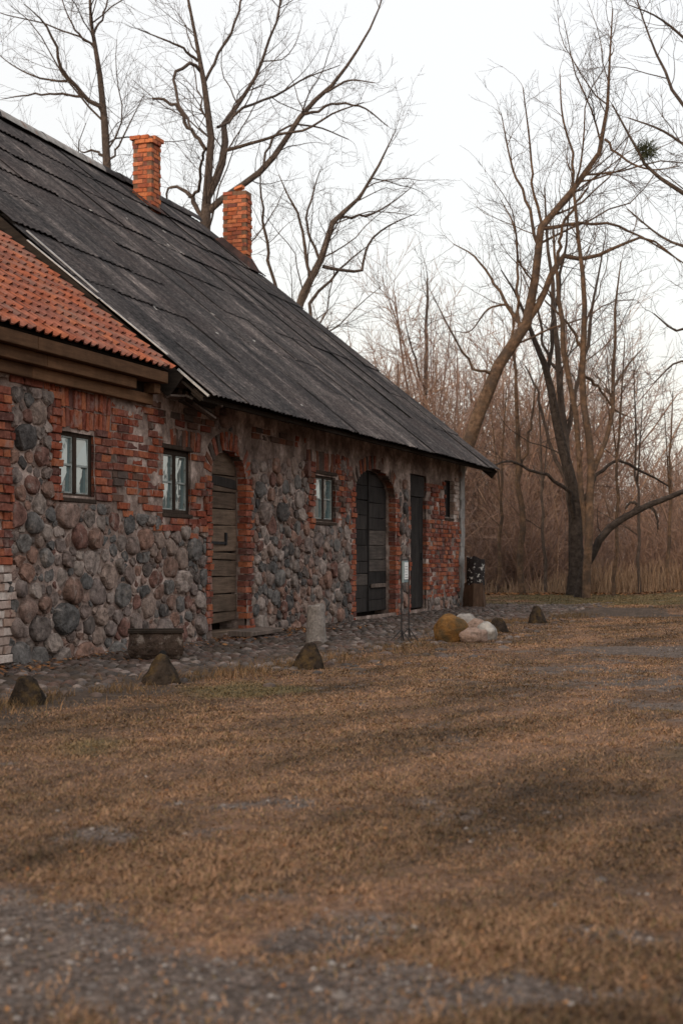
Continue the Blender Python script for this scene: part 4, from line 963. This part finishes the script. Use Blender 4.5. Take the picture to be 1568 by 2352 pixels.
tree('bare_tree', 'big bare tree leaning right from behind the far gable', [
    [(975, 1371, 27), (1035, 1130, 25), (1076, 1018, 23), (1110, 910, 21), (1152, 820, 19), (1210, 735, 17), (1228, 640, 13), (1243, 525, 12), (1300, 455, 10), (1360, 395, 9), (1388, 320, 7), (1397, 210, 5), (1400, 120, 3), (1406, 20, 2)],
    [(1213, 735, 11), (1250, 680, 10), (1275, 612, 10), (1286, 586, 9), (1330, 597, 7), (1400, 575, 5.5), (1480, 545, 4), (1560, 600, 2)], [(1245, 525, 7), (1330, 512, 5), (1420, 520, 4), (1500, 560, 3), (1600, 625, 2)],
    [(1200, 752, 7), (1170, 712, 6), (1130, 650, 4.5), (1090, 590, 3), (1040, 560, 1.4)], [(1192, 762, 5.5), (1186, 690, 5), (1190, 600, 4), (1180, 520, 3), (1150, 460, 1.4)],
    [(1132, 862, 5), (1085, 842, 4), (1040, 770, 3), (988, 668, 1)], [(1236, 590, 6), (1215, 480, 5), (1175, 380, 3.6), (1150, 260, 1.5)], [(1245, 520, 5), (1225, 430, 4), (1215, 320, 3), (1200, 200, 1.5)],
    [(1320, 440, 5), (1310, 350, 4), (1290, 260, 3), (1285, 170, 1.5)], [(1278, 610, 6), (1290, 530, 5), (1320, 470, 4), (1350, 430, 3)], [(1388, 320, 4.5), (1440, 370, 3.5), (1500, 390, 2.5), (1560, 380, 1.2)], [(1165, 700, 4), (1120, 710, 3), (1080, 760, 2), (1040, 760, 1)]],
    38, 104, 'bark_warm', dens=(1.9, 2.7, 5.8), group=GR)
tree('bare_tree', 'dark thick-footed bare tree leaning left in the brushwood', [
    [(1316, 1369, 25), (1322, 1250, 23), (1312, 1130, 19), (1292, 1020, 15), (1270, 930, 13), (1256, 860, 11), (1236, 800, 9), (1216, 758, 7), (1190, 690, 4), (1150, 620, 2)],
    [(1256, 862, 6.5), (1264, 780, 6), (1284, 650, 5), (1300, 540, 3.4), (1310, 430, 1.4)], [(1318, 1200, 8), (1300, 1120, 6), (1240, 1090, 4.5), (1170, 1060, 3.5), (1120, 1075, 2)], [(1322, 1180, 7), (1400, 1060, 5), (1470, 1080, 4), (1540, 1120, 2.5)]],
    39.5, 105, 'bark_dark', dens=(1.0, 2.2, 2.6), group=GR)
tree('bare_tree', 'slender orange-brown bare tree forking into two tall stems', [
    [(1345, 1376, 11), (1348, 1250, 10.5), (1356, 1120, 10), (1362, 1050, 9.5), (1346, 980, 9), (1335, 880, 8), (1340, 800, 8), (1338, 650, 6), (1333, 560, 5), (1320, 480, 4), (1312, 400, 2.5)],
    [(1344, 1230, 7), (1328, 1030, 7), (1310, 900, 6.5), (1296, 830, 7), (1286, 720, 6), (1276, 620, 4), (1270, 520, 2.5)], [(1362, 1080, 7), (1390, 1000, 6), (1405, 900, 5), (1411, 800, 4), (1413, 700, 3), (1425, 600, 1.5)],
    [(1338, 860, 5), (1375, 890, 3.5), (1410, 940, 2.5), (1450, 960, 1.2)], [(1405, 900, 3.4), (1440, 840, 2.6), (1475, 800, 1.2)], [(1338, 800, 4), (1300, 740, 3), (1250, 690, 2)]], 36.5, 106, 'bark_warm', dens=(1.7, 2.5, 5.8), group=GR)
tree('bare_tree', 'dark slim trunk standing close behind the forked orange-brown tree', [
    [(1338, 1369, 12), (1330, 1250, 11), (1306, 1140, 10), (1298, 1010, 9), (1284, 870, 7.5), (1270, 720, 5.5), (1262, 560, 3.5), (1250, 430, 1.5)], [(1298, 1010, 6), (1322, 900, 5), (1350, 760, 4), (1372, 640, 2.5), (1390, 540, 1)],
    [(1284, 870, 4.5), (1250, 800, 3.5), (1228, 700, 2.4), (1195, 620, 1)], [(1306, 1120, 5), (1260, 1010, 4), (1235, 900, 3), (1205, 840, 1.5)]], 40.4, 110, 'bark', dens=(1.6, 2.5, 4.2), group=GR)
tree('sapling', 'thin straight orange sapling right of the barn in the brushwood', [[(1199, 1367, 8), (1196, 1200, 7), (1188, 1050, 6), (1185, 920, 4), (1180, 800, 3), (1175, 700, 1.4)], [(1190, 1100, 3.5), (1215, 1000, 3), (1230, 880, 1.6)]], 40, 107, 'bark_warm', dens=(1.0, 2, 2.4), group=GR)
tree('sapling', 'thin pole-like tree standing far behind the roof', [[(972, 1350, 7), (974, 1050, 6), (976, 900, 5), (979, 780, 4), (981, 640, 2)], [(975, 900, 3), (945, 800, 2), (930, 740, 1)]], 50, 108, 'bark', dens=(1.2, 2.0, 2.4), group=GR)
tree('bare_tree', 'bare tree whose limbs reach in from the right picture edge', [
    [(1765, 1395, 40), (1755, 900, 34), (1735, 620, 28), (1705, 420, 22), (1660, 210, 15), (1625, 60, 10), (1595, -90, 6)],
    [(1730, 610, 10), (1620, 480, 8), (1545, 430, 7), (1475, 362, 5), (1405, 240, 2.5)], [(1715, 480, 9), (1610, 300, 7), (1535, 185, 5), (1485, 70, 3), (1450, -40, 2)], [(1735, 660, 8), (1620, 590, 6), (1520, 545, 4), (1440, 480, 2)],
    [(1700, 400, 7), (1600, 352, 5), (1520, 300, 4), (1440, 270, 2)], [(1740, 720, 8), (1630, 700, 6), (1560, 760, 4), (1500, 720, 2)], [(1660, 210, 7), (1580, 100, 5), (1510, 40, 3), (1440, 10, 1.5)], [(1745, 820, 8), (1650, 850, 5), (1560, 830, 3.5), (1500, 880, 2)]],
    30, 109, 'bark', dens=(2.0, 2.7, 5.8), group=GR, tr0=.45)
for i, (X, Y, h_) in enumerate(((16.5, 31, 13), (20.5, 36, 15), (13.4, 27.5, 11))):
    f = lambda a, b, r_: (HX + (X + a) / Y * FPX, HY - (b - CAMZ) / Y * FPX, r_ / Y * FPX)
    tree('bare_tree', ['leaning bare tree mirrored in the windows, outermost to the right', 'tall bare tree mirrored in the windows, farthest back', 'small bare tree mirrored in the windows, nearest the yard'][i],
         [[f(0, 0, .24), f(.5, 2.5, .2), f(1.4, 5, .17), f(1.9, h_ * .7, .1), f(2.2, h_, .03)], [f(.6, 2.8, .14), f(-.3, 5, .12), f(-1.0, 8, .07), f(-1.6, h_ * .85, .02)], [f(1.2, 4.4, .1), f(2.8, 7, .07), f(4, 9, .03)], [f(.2, 1.6, .09), f(1.8, 4, .07), f(3.2, 5.5, .03)]], Y, 140 + i, 'bark', dens=(.8, 1.6, 1.5), group=GR)
for i, (x, Y_, top, r_, lean, lab) in enumerate(((1140, 41, 900, 4.5, 22, 'slim sapling nearest the barn, just right of the peeling stump'), (1252, 40.6, 880, 4, -18, 'slim sapling between the straight orange sapling and the dark trunk'), (1408, 38.6, 780, 4.5, 26, 'slim sapling just right of the forked orange-brown tree'),
        (1468, 40.5, 850, 4, -14, 'slim leaning sapling above the fallen dark limb'), (1532, 39.5, 900, 4.5, 12, 'slim sapling standing in the reeds by the right picture edge'))):
    yb = HY + FPX * CAMZ / Y_; tree('sapling', lab, [[(x, yb, r_), (x + lean * .3, (yb * 2 + top) / 3, r_ * .85), (x + lean * .55, (yb + top * 2) / 3, r_ * .6), (x + lean, top, r_ * .25)], [(x + lean * .35, (yb + top) / 2, r_ * .5), (x - lean * .6, top * .9 + yb * .1, r_ * .2)]], Y_, 170 + i, 'bark_warm' if i % 2 == 0 else 'bark', dens=(1.3, 2.2, 1.6), group='saplings in the brushwood', tr0=.2)
# mistletoe ball hanging in the crown
rng = np.random.default_rng(5); c0 = P(1484, 346, 29.4); n = 240; d = rng.normal(size=(n, 3)); d /= np.linalg.norm(d, axis=1, keepdims=True); st_ = rng.uniform(.02, .1, (n, 1)); L_ = rng.uniform(.08, .24, (n, 1))
Pm = np.stack([d * st_, d * (st_ + L_ * .6) + rng.normal(0, .02, (n, 3)), d * (st_ + L_) + rng.normal(0, .05, (n, 3))], 1); ac = Acc(); ac.add(*tubes(Pm, np.full((n, 3), .006), 3))
o = ac.build('mistletoe', M['mistle'], None, False); o.location = c0; tag(o, 'round dark green mistletoe ball high in the right-hand branches', 'mistletoe')
# fallen dark limb leaning out of the brushwood
def limb_obj(name, label, pts, Y, mat, cat='branch', seed=0, extra=()):
    rng = np.random.default_rng(seed); ac = Acc(); base = P(pts[0][0], pts[0][1], Y); PP = []; RR = []
    for L in (pts,) + tuple(extra):
        p, r_ = resample([P(c[0], c[1], Y + (c[3] if len(c) > 3 else 0)) for c in L], [c[2] / FPX * Y for c in L], 14); p += rng.normal(0, .012, p.shape); PP.append(p - base); RR.append(r_)
    PP = np.stack(PP); RR = np.stack(RR); ac.add(*tubes(PP, RR, 7)); P1, R1 = spawn(PP, RR, rng, .7, .2, .2, 60, 5, .1, .2, .5, .3, 1.2, .008); ac.add(*tubes(P1, R1, 4))
    o = ac.build(name, M[mat], None); o.location = base; return tag(o, label, cat)
limb_obj('fallen_limb', 'dark fallen limb slanting up to the right edge of the picture', [(1322, 1374, 10), (1345, 1300, 10), (1372, 1245, 9), (1400, 1212, 9), (1450, 1178, 8), (1500, 1158, 7), (1568, 1130, 6), (1660, 1090, 4)], 37, 'bark_dark', seed=3, extra=([(1450, 1178, 5), (1465, 1160, 4), (1448, 1152, 3), (1435, 1170, 2)], [(1490, 1160, 4), (1505, 1180, 3), (1510, 1215, 2)]))

# ================================================================== BRUSHWOOD, REEDS (uncountable)
rng = np.random.default_rng(77)
def brush(name, n, x0, x1, y0, y1, hfun, stems, d1, d2, rm, label, cat, seed):
    rng = np.random.default_rng(seed); bx_ = rng.uniform(x0, x1, n); by_ = rng.uniform(y0, y1, n); ns = rng.poisson(stems, n) + 1; pi = np.repeat(np.arange(n), ns); m = len(pi)
    h = hfun(bx_[pi], by_[pi]) * rng.uniform(.5, 1.15, m); D = np.stack([rng.normal(0, .40, m), rng.normal(0, .28, m), np.ones(m)], 1); D /= np.linalg.norm(D, axis=1, keepdims=True)
    p = np.stack([bx_[pi] + rng.normal(0, .35, m), by_[pi] + rng.normal(0, .35, m), np.full(m, -.05)], 1); K = 7; pts = [p]
    for k in range(K - 1): pts.append(pts[-1] + D * (h / (K - 1))[:, None]); D = D + rng.normal(0, .10, (m, 3)); D[:, 2] = np.abs(D[:, 2]); D /= np.linalg.norm(D, axis=1, keepdims=True)
    Pt = np.stack(pts, 1); Rd = (np.clip(h * .0055, .008, .05) * rng.uniform(.6, 1.5, m))[:, None] * np.linspace(1, .3, K)[None]
    ac = Acc(); ac.add(*tubes(Pt, Rd, 4)); P1, R1 = spawn(Pt, Rd, rng, d1, .1, .36, 52, 4, .10, .22, .55, .4, 3, rm); ac.add(*tubes(P1, R1, 3))
    P2, R2 = spawn(P1, R1, rng, d2, .1, .5, 42, 2, .05, .15, .6, .3, 1.3, rm); ac.add(*tubes(P2, R2, 3))
    o = ac.build(name, M['brush'], None, False); return tag(o, label, cat, None, 'stuff')
def hb(x, y):
    px = HX + x / y * FPX
    top = np.interp(px, [600, 850, 950, 1100, 1250, 1400, 1480, 1560, 1700, 2400], [960, 840, 760, 720, 800, 900, 1010, 1090, 1050, 950])
    return CAMZ + (HY - top) / FPX * y * (.95 + .1 * np.sin(x * 3))
brush('brushwood', 150, -6, 24, 47, 60, hb, 6, 2.0, 3.0, .009, 'brown bare brushwood filling the background behind the trees', 'brushwood', 1)
brush('undergrowth', 150, 0, 19, 41.8, 47, lambda x, y: 2.6 + 1.1 * np.sin(x * 1.3) + 0 * y, 6, 2.8, 3.6, .0075, 'tangled low undergrowth at the edge of the wood', 'undergrowth', 2)
brush('distant_wood', 170, -14, 46, 62, 95, lambda x, y: 4.5 + 1.2 * np.sin(x * .7) + .04 * (y - 60), 6, 1.4, 2.2, .016, 'hazy brown wood far behind the brushwood', 'wood', 3)
brush('shade_wood', 120, 12.5, 30, -18, 15, lambda x, y: 9.0 + 1.2 * np.sin(x * .9 + y) + 0 * y, 6, 1.0, .9, .028, 'unseen bare brown wood added right of the yard to shade the wall', 'wood', 4)  # added out of view, blocks low sky light so the upper wall darkens
# reeds along the wood's edge
n = 3600; rx_ = rng.uniform(2, 17, n); ry_ = 41.3 + rng.normal(0, .6, n); pxr = HX + rx_ / ry_ * FPX
kp = rng.random(n) < np.interp(pxr, [900, 1150, 1280, 1340, 1568, 1900], [.25, .3, .55, 1, 1, 1]); rx_ = rx_[kp]; ry_ = ry_[kp]; n = len(rx_)
h = np.interp(HX + rx_ / ry_ * FPX, [900, 1250, 1350, 1450, 1600], [.3, .4, .85, .7, 1.0]) * rng.uniform(.25, 1.3, n); tl_ = rng.normal(0, .16, (n, 2))
Pr = np.stack([np.stack([rx_, ry_, np.zeros(n)], 1), np.stack([rx_ + tl_[:, 0] * h * .5, ry_ + tl_[:, 1] * h * .5, h * .55], 1), np.stack([rx_ + tl_[:, 0] * h * 1.3, ry_ + tl_[:, 1] * h * 1.3, h], 1)], 1)
ac = Acc(); ac.add(*tubes(Pr, np.tile(np.array([.009, .008, .005]), (n, 1)), 3)); tag(ac.build('reeds', M['reed'], None, False), 'pale dry reeds standing along the edge of the wood', 'reeds', None, 'stuff')

# ================================================================== TURF, LEAVES, PEBBLES (uncountable)
def ribbon(X, Y, Z, h, w, lean, az, baz):
    n = len(X); b = np.stack([X, Y, Z], 1); dx = np.stack([np.cos(baz), np.sin(baz), np.zeros(n)], 1) * w[:, None] / 2; t = np.stack([np.cos(az) * lean * h, np.sin(az) * lean * h, h], 1)
    mid = b + t * np.array([.4, .4, .62]); V = np.stack([b - dx, b + dx, mid + dx * .7, mid - dx * .7, b + t], 1).reshape(-1, 3); k = (np.arange(n) * 5)[:, None]
    return V, np.concatenate([k + np.array([[0, 1, 2]]), k + np.array([[0, 2, 3]]), k + np.array([[3, 2, 4]])])
q = NT('turf_blades'); r_ = q.math('ADD', q.math('MULTIPLY', q.rnd(), .55), q.math('MULTIPLY', attr(q, 'tone'), .45)); v = q.pos(); mp = q.n('ShaderNodeMapping'); mp.vector_type = 'TEXTURE'; mp.inputs['Rotation'].default_value = (0, 0, R(58)); mp.inputs['Scale'].default_value = (2.4, .75, 1); q.l(v, mp.inputs[0])
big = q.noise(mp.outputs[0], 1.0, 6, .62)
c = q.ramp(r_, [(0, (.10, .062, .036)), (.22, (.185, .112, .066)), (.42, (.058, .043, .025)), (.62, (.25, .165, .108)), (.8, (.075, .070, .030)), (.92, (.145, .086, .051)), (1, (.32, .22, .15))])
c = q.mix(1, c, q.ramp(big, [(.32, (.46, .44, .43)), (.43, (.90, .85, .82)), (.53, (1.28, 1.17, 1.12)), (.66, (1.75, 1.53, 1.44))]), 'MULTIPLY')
c = q.mix(q.ramp(attr(q, 'green'), [(0, (0, 0, 0)), (1, (.6,) * 3)]), c, (.10, .088, .042))
M['grass'] = q.out(c, .8, .06)
rng = np.random.default_rng(9); nt_ = 185000
Yg = rng.uniform(2.4, 41, nt_); Yg = np.where(rng.random(nt_) < .62, 2.4 * (41 / 2.4) ** rng.random(nt_), Yg)
Xg = rng.uniform(-.29, .29, nt_) * Yg + rng.normal(0, .4, nt_)
gr = gravel_mask(Xg, Yg); s_, n_ = to_sn(Xg, Yg)
edge = sstep(-COBW - .55, -COBW + .15, n_ + (fbm(Xg * .8, Yg * .8, 21) - .5) * .9)
tuft = fbm(Xg * 2.1, Yg * 1.5, 50, 4)
mudb = sstep(.35, .6, blob(Xg, Yg, mx + .3, 26.9, 1.9, .75) + .7 * blob(Xg, Yg, mx + 2.6, 26.2, 2.2, .35))
pk = (1 - gr * .93) * (1 - .985 * edge * (s_ < 19)) * (.6 + .4 * sstep(.30, .52, tuft)) * (1 - .95 * mudb)
kp = (rng.random(nt_) < pk) & ~((n_ > -.05) & (s_ < 18.2)); Xg, Yg, tuft = Xg[kp], Yg[kp], tuft[kp]
nb = 5; tz_ = rng.normal(0, .35, len(Xg)); taz = rng.uniform(0, 6.28, len(Xg)); tsz = rng.uniform(.6, 1.5, len(Xg)) * (.65 + .8 * tuft)
ti = np.repeat(np.arange(len(Xg)), nb); n = len(ti); spread = .028 * np.maximum(1, Yg[ti] / 9)
Xg2 = Xg[ti] + rng.normal(0, 1, n) * spread; Yg2 = Yg[ti] + rng.normal(0, 1, n) * spread
h = rng.uniform(.005, .016, n) * tsz[ti]; w = np.maximum(.0028, Yg2 * .00040) * rng.uniform(.7, 1.5, n); lean = rng.uniform(.4, 2.4, n); az = taz[ti] + rng.normal(0, .9, n); baz = az + 1.57 + rng.normal(0, .5, n)
bb = np.stack([Xg2, Yg2, ground_z(Xg2, Yg2) - .003], 1); dxx = np.stack([np.cos(baz), np.sin(baz), np.zeros(n)], 1) * w[:, None]; tt = np.stack([np.cos(az) * lean * h, np.sin(az) * lean * h, h], 1)
V = np.stack([bb - dxx, bb + dxx, bb + tt], 1).reshape(-1, 3); F = np.arange(n * 3).reshape(-1, 3)
Xg, Yg = Xg2, Yg2
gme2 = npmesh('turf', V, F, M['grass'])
grn = sstep(.45, .75, .85 * sstep(27, 29.5, Yg) + .55 * blob(Xg, Yg, *G(600, 1580), 1.0, .7) + (fbm(Xg * .7, Yg * .5, 30) - .5) * 1.9); put_attr(gme2, 'green', np.repeat(grn, 3)); put_attr(gme2, 'tone', np.repeat(np.repeat(rng.random(len(tuft)), nb), 3))
tag(obj('turf', gme2), 'short dry brown grass covering the yard', 'grass', None, 'stuff')
# tufts of longer grass round the stones and the pavement edge
n = 9000; ss = rng.uniform(-4, 17, n); nn_ = np.array([cob_n(a) for a in ss]) - .1 + rng.normal(0, .22, n); cl = fbm(ss * 1.6, nn_ * 1.6, 61, 3); kp = cl > .5; ss, nn_ = ss[kp], nn_[kp]
Xt = OX + UX * ss - UY * nn_; Yt = OY + UY * ss + UX * nn_; n = len(Xt)
V, F = ribbon(Xt, Yt, ground_z(Xt, Yt) - .003, rng.uniform(.03, .10, n), rng.uniform(.004, .008, n), rng.uniform(.3, 1.3, n), rng.uniform(0, 6.28, n), rng.uniform(0, 6.28, n))
t2_ = npmesh('grass_tufts', V, F, M['grass']); put_attr(t2_, 'green', np.full(n * 5, .45)); tag(obj('grass_tufts', t2_), 'longer grass tufts along the edge of the cobbles', 'grass', None, 'stuff')
def leaves(name, X, Y, sz, label):
    n = len(X); a = rng.uniform(0, 6.28, n); u = np.stack([np.cos(a), np.sin(a), rng.normal(0, .25, n)], 1) * sz[:, None]; w_ = np.stack([-np.sin(a), np.cos(a), rng.normal(0, .3, n)], 1) * sz[:, None] * .6
    c = np.stack([X, Y, ground_z(X, Y) + rng.uniform(.01, .05, n)], 1); V = np.stack([c - u, c + w_, c + u, c - w_], 1).reshape(-1, 3); F = (np.arange(n) * 4)[:, None] + np.arange(4)[None]
    tag(obj(name, npmesh(name, V, F, M['leaf'])), label, 'leaves', None, 'stuff')
n = 1500; ss = rng.uniform(-3.5, 9, n); nn_ = -np.abs(rng.normal(0, .35, n)) - .1; Xl, Yl = OX + UX * ss - UY * nn_, OY + UY * ss + UX * nn_
kp = fbm(ss * 1.3, nn_ * 2, 71, 3) > .45; leaves('fallen_leaves', Xl[kp], Yl[kp], rng.uniform(.015, .04, kp.sum()), 'brown fallen leaves along the foot of the stone wall')
n = 2600; leaves('leaf_litter', rng.uniform(1, 16, n), 40.2 + rng.normal(0, .5, n), rng.uniform(.03, .07, n), 'rusty leaf litter along the edge of the wood')
n = 2600; Yy = rng.uniform(3, 24, n); Xy = rng.uniform(-.28, .28, n) * Yy; _, nn_ = to_sn(Xy, Yy); kp = nn_ < -1.6; leaves('yard_leaves', Xy[kp], Yy[kp], rng.uniform(.004, .012, kp.sum()), 'scattered scraps of dead leaves lying in the yard grass')
# pebbles
n = 60000; Yp = rng.uniform(2.5, 22, n) ** 1.0; Yp = np.where(rng.random(n) < .6, rng.uniform(2.5, 8, n), Yp); Xp = rng.uniform(-.3, .3, n) * Yp; g_ = gravel_mask(Xp, Yp); kp = rng.random(n) < .006 + .5 * g_ ** 2; s_, n_ = to_sn(Xp, Yp); kp &= n_ < -2.2
kp &= rng.random(n) < .30
Xp, Yp = Xp[kp], Yp[kp]; n = len(Xp); sz = rng.gamma(1.8, .0022, n) + .003; sz = np.minimum(sz, .022)
A = np.array([(1, 0, 0), (.3, .95, 0), (-.8, .6, 0), (-.8, -.6, 0), (.3, -.95, 0), (.1, .05, .75)]); a = rng.uniform(0, 6.28, n); ca, sa2 = np.cos(a)[:, None], np.sin(a)[:, None]
px_, py_ = A[None, :, 0] * rng.uniform(.7, 1.3, (n, 6)), A[None, :, 1] * rng.uniform(.7, 1.3, (n, 6))
V = np.stack([(px_ * ca - py_ * sa2) * sz[:, None] + Xp[:, None], (px_ * sa2 + py_ * ca) * sz[:, None] + Yp[:, None], np.broadcast_to(A[None, :, 2], (n, 6)) * sz[:, None] + ground_z(Xp, Yp)[:, None] + .001], -1).reshape(-1, 3)
F = ((np.arange(n) * 6)[:, None, None] + np.array([[0, 1, 5], [1, 2, 5], [2, 3, 5], [3, 4, 5], [4, 0, 5]])[None]).reshape(-1, 3)
tag(obj('pebbles', npmesh('pebbles', V, F, M['pebble'], True)), 'small pale pebbles strewn over the gravel patches', 'pebbles', None, 'stuff')
